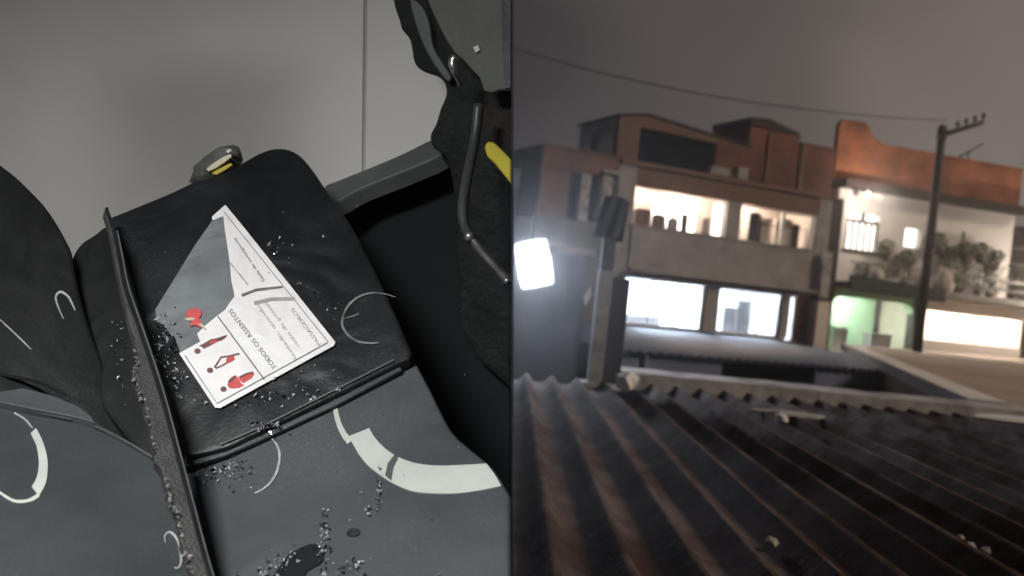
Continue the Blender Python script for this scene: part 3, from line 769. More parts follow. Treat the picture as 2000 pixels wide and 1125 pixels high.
# post at the roof edge with a dark hanging sack
q = at_z(1162, 757, 4.44)
PO = empty('concrete_post', (q.x, q.y + 0.12, 4.3)); tag(PO, 'pale concrete post at the left end of the roof edge', 'post')
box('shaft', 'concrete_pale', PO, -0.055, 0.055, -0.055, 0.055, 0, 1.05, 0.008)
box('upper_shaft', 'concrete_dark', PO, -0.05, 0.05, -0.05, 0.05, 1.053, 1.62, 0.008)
box('base', 'concrete_pale', PO, -0.14, 0.14, -0.12, 0.12, 0, 0.17, 0.01)
box('side_plate', 'dark_wall', PO, 0.06, 0.2, 0.0, 0.02, 0.17, 1.0)
sk = garment(0, 0, 0.20, 0.34, 'cloth_dark', 'dark cloth hung over the top of the concrete post', group='cloth on the post')
sk.name = 'hung_cloth'; sk['category'] = 'cloth'; del sk['group']
sk.matrix_world = Matrix.Translation((q.x + 0.02, q.y + 0.02, 5.93)) @ Matrix.Rotation(0.12, 4, 'Y')
tg = at_y(1148, 580, 6.6)
bm = bmesh.new()
for yy in (0, 0.006):
    pass
f4 = [(-0.028, -0.01), (0.012, 0.085), (0.028, 0.02), (-0.012, -0.075)]
a = [bm.verts.new((x, 0, z)) for x, z in f4]; b = [bm.verts.new((x, 0.006, z)) for x, z in f4]
bm.faces.new(a); bm.faces.new(b[::-1])
for i in range(4): bm.faces.new((a[i], a[(i + 1) % 4], b[(i + 1) % 4], b[i]))
o = link('diamond_tag', bm, 'plastic_white'); o.location = tg; tag(o, 'small white diamond-shaped tag beside the concrete post', 'tag')

# left dark shed and floodlight
q0 = at_y(1152, 440, 9.6)
DS = empty('dark_shed', (0.3, 9.6, 0)); tag(DS, 'dark lean-to wall beneath the bright floodlight', 'shed')
box('wall', 'dark_wall', DS, -2.5, 0.50, 0, 3, 0, 5.55)
for i in range(15): box('board', 'dark_wall', DS, -2.45 + i * 0.195, -2.27 + i * 0.195, -0.03, -0.003, 3.8, 5.5)
box('roof_slab', 'tile_dark', DS, -2.6, 0.58, -0.12, 3.1, 5.553, 5.62)
q = at_y(1043, 515, 9.2)
FLD = empty('floodlight', q, math.radians(-3)); tag(FLD, 'glaring blue-white floodlight at the left of the night view', 'floodlight')
FLD.rotation_euler = (0, math.radians(-16), 0)
box('housing', 'frame_grey', FLD, -0.18, 0.18, 0.0, 0.12, -0.25, 0.25, 0.015)
bm = bmesh.new(); bmesh.ops.create_uvsphere(bm, u_segments=32, v_segments=20, radius=1)
for v in bm.verts:
    c = [math.copysign(abs(k_) ** 0.6, k_) for k_ in v.co]
    v.co = Vector((c[0] * 0.135, c[1] * 0.06 - 0.055, c[2] * 0.21))
link('lens', bm, 'lamp_flood', FLD, smooth=True)
tube('bracket', 'frame_grey', FLD, [(0, 0.1, -0.1), (0.05, 0.25, -0.2), (0.05, 0.38, -0.2)], 0.02, 8)

# utility pole
UPp = at_y(1797, 640, 31.0)
PL = empty('utility_pole', (UPp.x, 31.0, 0)); tag(PL, 'dark utility pole with a crossarm carrying insulators', 'pole')
topz = at_y(1845, 245, 31.0).z
tube('shaft', 'pole_wood', PL, [(0, 0, 0), (0, 0, topz - 2), (0, 0, topz)], [0.18, 0.15, 0.125], 12)
tube('collar', 'pole_wood', PL, [(0, 0, topz - 0.55), (0, 0, topz - 0.1)], 0.165, 12)
tube('crossarm', 'pole_wood', PL, [(-0.15, -0.15, topz - 0.42), (1.32, -0.15, topz + 0.22)], 0.085, 8)
for k in range(4):
    t_ = 0.40 + 0.2 * k
    x = -0.15 + 1.47 * t_; z = topz - 0.42 + 0.64 * t_
    tube('insulator', 'cable', PL, [(x, -0.15, z + 0.06), (x, -0.15, z + 0.16), (x, -0.15, z + 0.20), (x, -0.15, z + 0.30), (x, -0.15, z + 0.34)], [0.03, 0.035, 0.075, 0.06, 0.03], 8)
# overhead cable
pts = [(1850, 236), (1720, 228), (1600, 216), (1450, 197), (1300, 170), (1150, 136), (1050, 108), (980, 86), (800, 20)]
P = [at_y(px, py, 31 - 17 * i / 8) for i, (px, py) in enumerate(pts)]
CB = empty('overhead_cable', P[0]); tag(CB, 'thick dark overhead cable crossing the night sky to the pole', 'cable')
o = tube('strand', 'cable', CB, [p - P[0] for p in smooth_line(P, 5)], 0.018, 6)

# =================================================================== LEFT PLACE: the wrecked cabin corner
# local cabin axes: x right, y up, z towards the viewer; MC carries them to the world
MC = camo.matrix_world.copy()
def lp(px, py, d): return Vector(((px - 1000) / FPX * d, (562.5 - py) / FPX * d, -d))
class Plane:
    def __init__(self, a, b, c):
        self.p = [lp(*q) for q in (a, b, c)]
        self.n = (self.p[1] - self.p[0]).cross(self.p[2] - self.p[0]).normalized()
        if self.n.z < 0: self.n = -self.n
    def at(self, px, py, off=0.0):
        r = lp(px, py, 1.0)
        t = (self.p[0] + self.n * off).dot(self.n) / r.dot(self.n)
        return r * t
def cabin_thing(name, origin, label, cat, group=None):
    o = empty(name); o.matrix_world = MC @ Matrix.Translation(origin); o['o'] = 0; del o['o']
    tag(o, label, cat, group); o2 = Vector(origin)
    return o, o2
def put(name, bm, m, parent, origin, smooth=False):
    # every piece stops at the side partition
    if not name.startswith('side_') and any(v.co.x > -0.0008 for v in bm.verts):
        bmesh.ops.bisect_plane(bm, geom=list(bm.verts) + list(bm.edges) + list(bm.faces), plane_co=(-0.0008, 0, 0), plane_no=(1, 0, 0), clear_outer=True)
        be = [e_ for e_ in bm.edges if len(e_.link_faces) == 1]
        if be: bmesh.ops.holes_fill(bm, edges=be, sides=0)
    for v in bm.verts: v.co -= origin
    return link(name, bm, m, parent, smooth=smooth)
def slab(pl, outline, thick, bev=0.0, off=0.0, seg=3):
    bm = bmesh.new()
    front = [bm.verts.new(pl.at(x, y, off)) for x, y in outline]
    f = bm.faces.new(front)
    ex = bmesh.ops.extrude_face_region(bm, geom=[f])
    bk = [g_ for g_ in ex['geom'] if isinstance(g_, bmesh.types.BMVert)]
    bmesh.ops.translate(bm, verts=bk, vec=-pl.n * thick)
    bk = set(bk)
    bm.edges.ensure_lookup_table()
    if bev:
        # after extrusion the original face is gone from one side: bevel edges of the front loop
        fr = [e_ for e_ in bm.edges if e_.verts[0] not in bk and e_.verts[1] not in bk]
        bmesh.ops.bevel(bm, geom=fr, offset=bev, segments=seg, affect='EDGES', profile=0.6, clamp_overlap=True)
    # the extruded source face may be missing: close it
    be = [e_ for e_ in bm.edges if len(e_.link_faces) == 1]
    if be: bmesh.ops.holes_fill(bm, edges=be, sides=0)
    return bm
def ribbon(pl, pts, w, off, thick=0.0008, n=6, taper=False):
    P = smooth_line([(x, y, 0) for x, y in pts], n)
    Lf, Rg = [], []
    for i, p in enumerate(P):
        d = (P[min(i + 1, len(P) - 1)] - P[max(i - 1, 0)]).normalized()
        nn = Vector((-d.y, d.x, 0))
        ww = (w[0] + (w[1] - w[0]) * i / (len(P) - 1)) if isinstance(w, tuple) else w
        if taper: ww *= 0.35 + 0.65 * math.sin(PI * min(1, max(0, (i + 0.5) / len(P))))
        ww *= 1 + 0.2 * noise.noise(Vector((p.x * 0.09, p.y * 0.09, 3)))
        Lf.append(p + nn * ww / 2); Rg.append(p - nn * ww / 2)
    return slab(pl, [(p.x, p.y) for p in Lf + Rg[::-1]], thick, 0, off)

# cabin shell: partition seen edge-on, ceiling, side wall, floor, plus an added lamp and shadow blocker
SH, so = cabin_thing('cabin_shell', Vector((-0.7, -0.7, -1.0)), 'dark open cabin shell around the black seats', 'cabin')
def cbox(name, m, x0, x1, y0, y1, z0, z1, parent=SH, org=so):
    bm = bmesh.new(); add_box(bm, x0, x1, y0, y1, z0, z1)
    return put(name, bm, m, parent, org)
cbox('side_partition', 'void_black', 0.0, 0.0012, -0.70, 0.82, -1.95, -0.72)
cbox('ceiling', 'cabin_shell', -1.6, 0.0, 0.80, 0.82, -1.95, 0.3)
cbox('shadow_blocker', 'cabin_shell', -0.66, -0.59, 0.49, 0.63, -0.92, -0.91)  # unseen piece added to cast the soft shadow on the grey wall
cbox('blocker_cord', 'cabin_shell', -0.63, -0.62, 0.63, 0.80, -0.92, -0.91)  # cord of the added shadow piece, also out of view
cbox('side_wall', 'cabin_shell', -1.62, -1.6, -0.70, 0.82, -1.95, 0.3)
cbox('floor', 'cabin_shell', -1.6, 0.0, -0.72, -0.70, -1.95, -0.2)
LM, lo2 = cabin_thing('ceiling_lamp', Vector((-0.62, 0.8, -0.25)), 'unseen round lamp added under the cabin ceiling to light the seats', 'lamp')  # added light source out of view, brightens the cabin
bm = bmesh.new(); add_tube(bm, [lo2 + Vector((0, -0.003, 0)), lo2 + Vector((0, -0.03, 0))], 0.205, 24); put('base', bm, 'cabin_shell', LM, lo2)
bm = bmesh.new(); add_tube(bm, [lo2 + Vector((0, -0.033, 0)), lo2 + Vector((0, -0.055, 0)), lo2 + Vector((0, -0.07, 0))], [0.19, 0.165, 0.08], 24); put('diffuser', bm, 'added_cabin_light', LM, lo2, True)

# grey wall behind
PW = Plane((0, 0, 1.86), (800, 0, 1.72), (0, 500, 1.86))
W, wo = cabin_thing('grey_wall', lp(400, 400, 1.8), 'plain grey wall with one vertical seam behind the black seats', 'wall')
put('panel', slab(PW, [(-440, -160), (712, -160), (706, 420), (700, 1100), (-440, 1100)], 0.004, 0.002), 'wall_grey', W, wo)
put('panel', slab(PW, [(719, -160), (996, -160), (996, 1100), (706, 1100), (712, 420)], 0.004, 0.002), 'wall_grey', W, wo)
put('backing', slab(PW, [(-450, -180), (996, -180), (996, 1120), (-450, 1120)], 0.01, 0, -0.0045), 'wall_seam', W, wo)

# dark back panel at the right (deep foot well)
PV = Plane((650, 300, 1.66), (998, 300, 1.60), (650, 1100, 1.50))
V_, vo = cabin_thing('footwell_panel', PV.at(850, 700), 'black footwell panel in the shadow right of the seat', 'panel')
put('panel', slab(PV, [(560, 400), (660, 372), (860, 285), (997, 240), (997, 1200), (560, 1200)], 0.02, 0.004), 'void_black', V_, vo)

# grey ledge at the wall foot
PLg = Plane((640, 365, 1.60), (850, 280, 1.58), (660, 395, 1.52))
Lg, lgo = cabin_thing('grey_ledge', PLg.at(740, 340), 'narrow grey ledge along the foot of the grey wall', 'ledge')
put('top', slab(PLg, smooth_line([(632, 366), (660, 352), (720, 328), (790, 298), (850, 270), (872, 282), (862, 300), (800, 328), (700, 368), (655, 392)], 3, True) and [tuple(p) for p in smooth_line([(632, 366), (660, 352), (720, 328), (790, 298), (850, 270), (872, 282), (862, 300), (800, 328), (700, 368), (655, 392)], 3, True)], 0.03, 0.006), 'ledge_grey', Lg, lgo)

# torn lining and olive panel, upper right
PT = Plane((780, 0, 1.50), (998, 0, 1.42), (850, 400, 1.50))
T_, to = cabin_thing('torn_lining', PT.at(900, 200), 'ragged black torn lining at the upper right beside the wall', 'lining')
out = [(760, -40), (768, 10), (778, 40), (783, 58), (797, 75), (802, 95), (806, 118), (815, 133), (832, 142), (850, 147), (866, 162), (869, 185), (858, 212), (850, 240), (838, 266), (846, 290), (870, 310), (885, 380), (890, 460), (900, 640), (930, 700), (997, 760), (997, -40)]
out = [(p.x, p.y) for p in smooth_line(out[:20], 3)] + out[20:]
put('lining', slab(PT, out, 0.05, 0.012), 'lining', T_, to)
put('fold', slab(PT, [(p.x, p.y) for p in smooth_line([(800, 0), (822, 10), (838, 45), (845, 90), (862, 120), (880, 150), (872, 158), (850, 130), (832, 100), (815, 60)], 3, True)], 0.02, 0.006, 0.02), 'ledge_grey', T_, to)
put('fold', slab(PT, [(p.x, p.y) for p in smooth_line([(948, 170), (975, 182), (997, 176), (997, 300), (980, 310), (955, 280), (940, 230)], 3, True)], 0.02, 0.006, 0.012), 'brown_lining', T_, to)
PO_ = Plane((830, 0, 1.40), (998, 0, 1.34), (900, 180, 1.40))
O_, oo = cabin_thing('olive_panel', PO_.at(920, 80), 'olive grey panel with a chipped edge in the upper right corner', 'panel')
out = [(822, -40), (838, 10), (856, 50), (872, 80), (888, 104), (905, 118), (922, 138), (936, 152), (945, 178), (960, 182), (978, 176), (997, 178), (997, -40)]
put('panel', slab(PO_, out, 0.02, 0.004), 'olive_panel', O_, oo)
put('edge_strip', slab(PO_, [(978, -40), (997, -40), (997, 172), (984, 172)], 0.002, 0, 0.004), 'panel_dark', O_, oo)
put('chip', slab(PO_, [(924, 92), (934, 88), (937, 98), (929, 103)], 0.002, 0, 0.004), 'tape', O_, oo)

# rods and yellow handle
R_, ro = cabin_thing('bent_rod', lp(915, 400, 1.28), 'thin bent dark metal rod running down to the right edge', 'rod')
bm = bmesh.new(); add_tube(bm, [v for v in smooth_line([lp(935, 205, 1.37), lp(928, 270, 1.36), (lp(914, 340, 1.33)), lp(904, 400, 1.30), lp(907, 440, 1.28), lp(919, 464, 1.26), lp(945, 497, 1.23), lp(975, 530, 1.20), lp(993, 552, 1.18)], 5)], [0.008] * 20 + [0.007] * 21, 10)
put('rod', bm, 'rod_dark', R_, ro, True)
bm = bmesh.new(); add_tube(bm, smooth_line([lp(917, 460, 1.255), lp(945, 497, 1.221), lp(975, 530, 1.191), lp(993, 552, 1.171)], 4), [0.005] * 13, 8)
put('bright_sleeve', bm, 'steel', R_, ro, True)
bm = bmesh.new(); bmesh.ops.create_icosphere(bm, subdivisions=2, radius=0.008, matrix=Matrix.Translation(lp(917, 463, 1.245)))
put('joint', bm, 'steel', R_, ro, True)
H_, ho = cabin_thing('metal_hook', lp(890, 130, 1.38), 'small bright metal hook at the edge of the olive panel', 'hook')
bm = bmesh.new(); add_tube(bm, smooth_line([lp(890, 110, 1.36), lp(884, 122, 1.36), lp(887, 138, 1.36), lp(894, 152, 1.37), lp(899, 168, 1.38)], 4), [0.006, 0.007, 0.0075, 0.0075, 0.007, 0.007, 0.0065, 0.006, 0.0055, 0.005, 0.005, 0.0045, 0.004, 0.004, 0.003, 0.003, 0.003], 8)
put('hook', bm, 'steel', H_, ho, True)
PY = Plane((950, 285, 1.33), (998, 285, 1.31), (960, 350, 1.30))
Y_, yo = cabin_thing('yellow_handle', PY.at(970, 310), 'yellow rounded handle bar at the right edge', 'handle')
put('bar', slab(PY, [(p.x, p.y) for p in smooth_line([(945, 288), (950, 277), (962, 276), (975, 287), (990, 302), (997, 310)], 4)] + [(997, 357), (985, 343), (965, 318), (950, 304)], 0.035, 0.009), 'yellow', Y_, yo)

# ---- centre seat carrying the placard
PS = Plane((212, 420, 1.34), (620, 340, 1.42), (400, 885, 1.06))
CS, co = cabin_thing('centre_seat', PS.at(500, 600), 'black padded seat panel with the torn placard on it', 'seat')
out = [(p.x, p.y) for p in smooth_line([(212, 424), (262, 404), (330, 376), (382, 352), (412, 345), (462, 322), (505, 298), (540, 288), (574, 294), (602, 318), (640, 372), (692, 448), (742, 545), (782, 632), (806, 690)], 4)] + [(p.x, p.y) for p in smooth_line([(800, 702), (770, 716), (650, 776), (500, 848), (440, 876), (362, 894)], 3)] + [(300, 700)]
put('pad', slab(PS, out, 0.10, 0.016, seg=5), 'black_vinyl', CS, co, False)
put('lip', slab(PS, [(356, 902), (440, 880), (500, 853), (650, 781), (780, 714), (786, 722), (660, 790), (505, 862), (440, 890), (360, 914)], 0.02, 0.003, -0.006), 'panel_dark', CS, co)
put('seam', ribbon(PS, [(430, 868), (520, 828), (640, 768), (770, 702)], 3, 0.0025, 0.003), 'ledge_grey', CS, co)
put('chalk_ring', ribbon(PS, [(772, 580), (752, 574), (726, 572), (700, 580), (678, 600), (668, 630), (678, 652), (698, 666), (722, 670), (740, 669)], (3, 6), 0.0015, taper=True), 'chalk_faint', CS, co)
for pts in ([(672, 622), (690, 617), (702, 612)],):
    put('chalk_mark', ribbon(PS, pts, 3, 0.0018, taper=True), 'chalk_faint', CS, co)

# ---- side flank and torn strip left of the centre seat
PF = Plane((150, 490, 1.36), (220, 440, 1.38), (300, 880, 1.10))
FK, fo = cabin_thing('seat_flank', PF.at(220, 600), 'black flank panel left of the torn divider strip', 'panel')
put('panel', slab(PF, [(p.x, p.y) for p in smooth_line([(120, 560), (140, 500), (158, 474), (182, 458), (208, 440), (232, 452)], 3)] + [(330, 800), (390, 1000), (300, 930), (200, 800)], 0.06, 0.008), 'black_side', FK, fo)
PDv = Plane((205, 410, 1.28), (225, 410, 1.29), (390, 1125, 0.83))
DV, do = cabin_thing('divider_strip', PDv.at(290, 750), 'upright grey rubber divider strip with a frayed torn edge', 'strip')
lft = [(203, 412), (214, 445), (224, 500), (236, 560), (248, 610), (261, 660), (270, 700), (259, 736), (272, 765), (281, 786), (296, 841), (303, 880), (306, 901), (322, 930), (330, 960), (332, 985), (347, 1000), (352, 1042), (370, 1100), (384, 1150)]
rgt = [(209, 405), (224, 450), (236, 510), (246, 560), (272, 635), (301, 721), (322, 790), (341, 861), (362, 940), (381, 1012), (402, 1090), (420, 1150)]
jl = []
for i, (x, y) in enumerate(lft[:-1]):
    x2, y2 = lft[i + 1]
    for k in range(4):
        t = k / 4
        amp = 0 if y < 640 else 4
        jl.append((x + (x2 - x) * t + random.uniform(-amp, amp), y + (y2 - y) * t))
put('strip', slab(PDv, jl + [lft[-1]] + rgt[::-1], 0.012, 0.002), 'rubber_strip', DV, do)
put('edge_bead', ribbon(PDv, [(x - 1, y) for x, y in rgt], 5, 0.004, 0.004, 3), 'black_vinyl', DV, do)
put('edge_line', ribbon(PDv, [(x + 5, y) for x, y in rgt[1:]], 3, 0.003, 0.004, 3), 'ledge_grey', DV, do)
bm = bmesh.new()
for i in range(150):
    k = random.randrange(9, len(lft) - 1); t = random.random()
    k = random.choice([5, 6, 6, 7, 7, 8, 9, 10, 13, 14, 14, 15, 16, 17, 18])
    x = lft[k][0] + (lft[k + 1][0] - lft[k][0]) * t + random.gauss(0, 3); y = lft[k][1] + (lft[k + 1][1] - lft[k][1]) * t
    c = PDv.at(x, y, random.uniform(0.0, 0.008)); s = random.uniform(0.001, 0.0035)
    tri = [c + Vector((random.uniform(-1, 1), random.uniform(-1, 1), random.uniform(-1, 1))) * s for _ in range(4)]
    v4 = [bm.verts.new(p) for p in tri]
    for f in ((0, 1, 2), (0, 1, 3), (0, 2, 3), (1, 2, 3)): bm.faces.new([v4[a] for a in f])
tag(put('frayed_fibres', bm, 'torn_fibre', DV, do), kind='stuff')

# ---- left seat
PL1 = Plane((0, 320, 1.34), (143, 492, 1.30), (0, 740, 1.12))
LS, lo3 = cabin_thing('left_seat', PL1.at(60, 600), 'black round-shouldered seat cut off at the left edge', 'seat')
out = [(-300, 420)] + [(p.x, p.y) for p in smooth_line([(-290, 380), (-240, 310), (-160, 268), (-90, 268), (-30, 292), (0, 318), (32, 343), (62, 372), (90, 402), (112, 434), (130, 466), (143, 495), (150, 540), (168, 610), (196, 690), (240, 790), (290, 880)], 4)] + [(250, 880), (140, 800), (-60, 760), (-300, 720)]
put('backrest', slab(PL1, out, 0.09, 0.018, seg=5), 'black_side', LS, lo3)
PL2 = Plane((0, 790, 1.10), (290, 890, 1.05), (150, 1125, 0.84))
out = [(-330, 722), (-60, 776), (0, 786), (90, 804), (145, 815), (190, 833), (250, 864), (302, 893), (360, 1010), (430, 1160), (-330, 1160)]
put('base_panel', slab(PL2, out, 0.05, 0.006), 'panel_dark', LS, lo3)
put('bolster', slab(PL2, [(p.x, p.y) for p in smooth_line([(-60, 738), (0, 748), (80, 766), (140, 786), (178, 812)], 4)] + [(p.x, p.y) for p in smooth_line([(184, 824), (140, 812), (60, 797), (0, 784), (-60, 772)], 4)], 0.02, 0.006, 0.010), 'panel_grey', LS, lo3)
put('piping', ribbon(PL2, [(-40, 722), (0, 730), (70, 744), (130, 770)], 4, 0.024, 0.002), 'black_vinyl', LS, lo3)
put('piping', ribbon(PL2, [(-20, 784), (0, 788), (70, 803), (140, 817)], 3, 0.006, 0.002), 'ledge_grey', LS, lo3)
put('panel_edge', ribbon(PL2, [(182, 830), (230, 852), (298, 892)], 3, 0.004, 0.002), 'ledge_grey', LS, lo3)
put('tape_arc', slab(PL2, [(60, 846), (70, 836)] + [(p.x, p.y) for p in smooth_line([(74, 842), (85, 866), (93, 901), (90, 941), (76, 968)], 4)] + [(p.x, p.y) for p in smooth_line([(62, 950), (72, 931), (76, 901), (71, 868)], 4)], 0.0012, 0, 0.0012), 'tape', LS, lo3)
put('tape_arc', ribbon(PL2, [(76, 966), (62, 975), (45, 979), (25, 977), (0, 962), (-20, 948)], (7, 4), 0.001), 'tape', LS, lo3)
put('chalk_ring', ribbon(PL2, [(28, 806), (48, 818), (64, 836)], 3, 0.001), 'chalk', LS, lo3)
put('chalk_ring', ribbon(PL1, [(124, 622), (114, 600), (109, 580), (118, 570), (134, 580), (147, 606)], (3, 6), 0.0012, taper=True), 'chalk', LS, lo3)
put('chalk_mark', ribbon(PL1, [(0, 624), (30, 652), (61, 682)], 3, 0.0012, taper=True), 'chalk', LS, lo3)
put('chalk_ring', ribbon(PL2, [(323, 1060), (322, 1046), (333, 1039), (347, 1056), (354, 1090), (349, 1108), (340, 1108)], (3, 5), 0.001, taper=True), 'chalk', LS, lo3)

# ---- lower grey panel in front
_a, _b = PS.at(380, 900, -0.026), PS.at(795, 705, -0.026)
PP = Plane((380, 900, -_a.z), (795, 705, -_b.z), (650, 1125, 0.86))
LPn, lpo = cabin_thing('lower_panel', PP.at(680, 950), 'grey lower panel marked with a wide white tape arc', 'panel')
out = [(335, 890), (440, 868), (505, 838), (650, 768), (780, 700), (800, 696)] + [(p.x, p.y) for p in smooth_line([(808, 700), (840, 760), (880, 838), (925, 880), (965, 915), (997, 968)], 3)] + [(997, 1170), (380, 1170)]
put('panel', slab(PP, out, 0.05, 0.006), 'panel_grey', LPn, lpo)
out = [(681, 852), (721, 836)] + [(p.x, p.y) for p in smooth_line([(724, 842), (738, 862), (766, 886), (806, 903), (851, 909), (900, 908), (950, 905)], 4)] + [(966, 926), (979, 949)] + [(p.x, p.y) for p in smooth_line([(942, 957), (906, 962), (876, 964), (835, 963), (801, 958), (761, 940), (721, 911), (700, 886)], 4)]
put('tape_arc', slab(PP, out, 0.0014, 0, 0.0014), 'tape', LPn, lpo)
put('tape_arc', ribbon(PP, [(652, 776), (655, 800), (661, 825), (670, 845), (683, 864)], (8, 12), 0.001), 'tape', LPn, lpo)
put('tape_crease', slab(PP, [(752, 928), (757, 905), (770, 888), (778, 892), (768, 914), (764, 938)], 0.0004, 0, 0.0021), 'ledge_grey', LPn, lpo)
put('chalk_ring', ribbon(PP, [(512, 850), (530, 856), (542, 872), (546, 892), (541, 920), (528, 942), (512, 956), (497, 963)], (4, 5), 0.0012, taper=True), 'chalk', LPn, lpo)
put('hole', slab(PP, [(p.x, p.y) for p in smooth_line([(535, 1130), (545, 1108), (562, 1085), (590, 1068), (616, 1062), (630, 1075), (628, 1098), (600, 1115), (585, 1135)], 3, True)], 0.003, 0, 0.0015), 'void_black', LPn, lpo)
put('dark_spot', slab(PP, [(p.x, p.y) for p in smooth_line([(676, 1042), (685, 1032), (702, 1034), (700, 1044), (686, 1047)], 3, True)], 0.002, 0, 0.0015), 'crumb_dark', LPn, lpo)

# ---- buckle on top of the centre seat
BK, bo = cabin_thing('belt_buckle', lp(428, 322, 1.44), 'dark belt buckle with yellow and pale stripes on top of the centre seat', 'buckle')
bm = bmesh.new(); bmesh.ops.create_icosphere(bm, subdivisions=3, radius=1)
for v in bm.verts:
    k = 1 + 0.25 * noise.noise(v.co * 2)
    c = v.co * k
    d = Vector((0.82, 0.57, 0)); nrm = Vector((-0.57, 0.82, 0))
    v.co = lp(424, 328, 1.45) + d * c.x * 0.048 + nrm * c.y * 0.026 + Vector((0, 0, 1)) * c.z * 0.03
put('body', bm, 'buckle', BK, bo, True)
PB = Plane((400, 340, 1.415), (460, 300, 1.415), (430, 360, 1.41))
put('pale_stripe', slab(PB, [(403, 330), (414, 320), (436, 306), (450, 300), (452, 306), (440, 316), (420, 329), (407, 335)], 0.006, 0.001), 'yellow_pale', BK, bo)
put('yellow_stripe', slab(PB, [(412, 338), (430, 328), (450, 318), (454, 322), (440, 332), (422, 342)], 0.006, 0.001, -0.001), 'yellow', BK, bo)
put('pale_chip', slab(PB, [(441, 294), (450, 290), (452, 295), (444, 299)], 0.004, 0, 0), 'tape', BK, bo)

# ---- the placard
PK, po = cabin_thing('safety_placard', PS.at(480, 620), 'torn white instruction placard with red figures stuck on the black seat', 'placard')
E0 = 0.004
back = [(415, 430), (380, 480), (340, 545), (303, 605), (306, 624), (325, 642), (342, 660), (352, 688), (400, 670), (450, 610), (470, 580), (450, 440), (438, 402)]
put('torn_backing', slab(PS, back, 0.002, 0, E0 - 0.0012), 'paper_back', PK, po)
sheet = [(440, 400), (470, 436), (655, 668), (652, 675), (430, 797), (420, 796), (350, 690), (391, 667), (388, 660), (385, 652), (398, 638), (425, 616), (440, 605), (448, 592), (458, 579), (456, 566), (452, 550), (449, 515), (444, 480), (440, 455), (436, 422), (415, 430), (414, 423)]
put('sheet', slab(PS, sheet, 0.0016, 0, E0), 'paper', PK, po)
def pline(pts, w, m, name='printed_line', off=0.0005):
    put(name, ribbon(PS, pts, w, E0 + off, 0.0003, 1), m, PK, po)
pline([(438, 414), (520, 517), (641, 668)], 2.2, 'ink_light')
pline([(640, 669), (424, 788), (361, 694)], 2.2, 'ink')
pline([(425, 617), (516, 741)], 2.6, 'ink')
def ppoly(pts, m, name='printed_figure', off=0.0005):
    put(name, slab(PS, pts, 0.0003, 0, E0 + off), m, PK, po)
def z4(pts): return [(330 + x / 5.116, 580 + y / 5.116) for x, y in pts]
def disc(cx, cy, r, m): ppoly([(cx + r * math.cos(t * PI / 8), cy + r * 0.85 * math.sin(t * PI / 8)) for t in range(16)], m, off=0.0006)
ppoly(z4([(300, 488), (350, 462), (420, 422), (470, 413), (580, 378), (575, 398), (530, 432), (480, 447), (400, 492), (345, 518), (332, 500)]), 'ink_brown')
ppoly(z4([(400, 455), (450, 425), (490, 428), (470, 448), (420, 475)]), 'ink_red', off=0.0008)
pline(z4([(455, 705), (490, 650), (520, 602), (600, 590), (705, 566)]), 3.4, 'ink_brown', 'printed_figure')
pline(z4([(465, 712), (510, 695), (575, 660)]), 3.0, 'ink_brown', 'printed_figure')
ppoly(z4([(575, 610), (610, 592), (650, 588), (658, 625), (610, 650), (565, 672)]), 'ink_red', off=0.0008)
ppoly(z4([(583, 880), (592, 835), (625, 800), (665, 780), (700, 815), (722, 862), (752, 882), (700, 908), (640, 915), (600, 908)]), 'ink_red')
ppoly(z4([(592, 860), (600, 830), (640, 795), (668, 785), (655, 820), (620, 850)]), 'ink_brown', off=0.0008)
ppoly(z4([(692, 800), (760, 764), (835, 742), (852, 765), (828, 808), (740, 862), (716, 838)]), 'ink_red')
ppoly(z4([(700, 795), (760, 764), (835, 742), (840, 752), (770, 780), (715, 812)]), 'ink_brown', off=0.0008)
for c in ((285, 540), (410, 732), (545, 920)):
    (x, y), = z4([c]); disc(x, y, 6.2, 'ink_brown')
ppoly(z4([(160, 175), (200, 122), (260, 110), (318, 130), (325, 180), (300, 210), (332, 250), (325, 312), (270, 282), (205, 292), (222, 242), (188, 216)]), 'ink_red', off=0.001)
ppoly(z4([(150, 214), (220, 204), (265, 214), (240, 232), (190, 236)]), 'yellow_pale', off=0.0013)
ppoly(z4([(290, 268), (330, 262), (380, 325), (350, 320)]), 'yellow_pale', off=0.0013)
# pen strokes
pline([(472, 577), (500, 566), (552, 560)], (6, 4), 'ink', 'pen_stroke', 0.0008)
pline([(496, 592), (530, 584), (576, 583)], (7, 6), 'ink_light', 'pen_stroke', 0.0008)
# printed text
def text(s, p0, p1, h, m, off=0.0007):
    """s runs from pixel p0 to p1 on the placard, letters h px tall"""
    cu = bpy.data.curves.new('t', 'FONT'); cu.body = s; cu.size = 1.0; cu.resolution_u = 2
    to_ = bpy.data.objects.new('t', cu); COL.objects.link(to_)
    dg = bpy.context.evaluated_depsgraph_get()
    me = bpy.data.meshes.new_from_object(to_.evaluated_get(dg))
    xs = [v.co.x for v in me.vertices]; w_ = max(xs)
    d = Vector((p1[0] - p0[0], p1[1] - p0[1])); ln = d.length; d.normalize()
    u = Vector((d.y, -d.x))          # image y points down: letter-up is left of the reading direction
    bm = bmesh.new(); bm.from_mesh(me)
    for v in bm.verts:
        q_ = Vector(p0) + d * (v.co.x / w_ * ln) + u * (v.co.y / 0.72 * h)
        v.co = PS.at(q_.x, q_.y, E0 + off)
    put('printed_text', bm, m, PK, po)
    bpy.data.objects.remove(to_); bpy.data.curves.remove(cu); bpy.data.meshes.remove(me)
text('TODOS OS ASSENTOS', (541, 717), (452, 602), 9.5, 'ink')
text('Sentado, quando', (582, 702), (506, 594), 7, 'ink_light')
text('cinto de pessoal', (586, 676), (517, 584), 7, 'ink_light')
text('PASSAGEIROS', (628, 672), (573, 600), 8, 'ink_light')
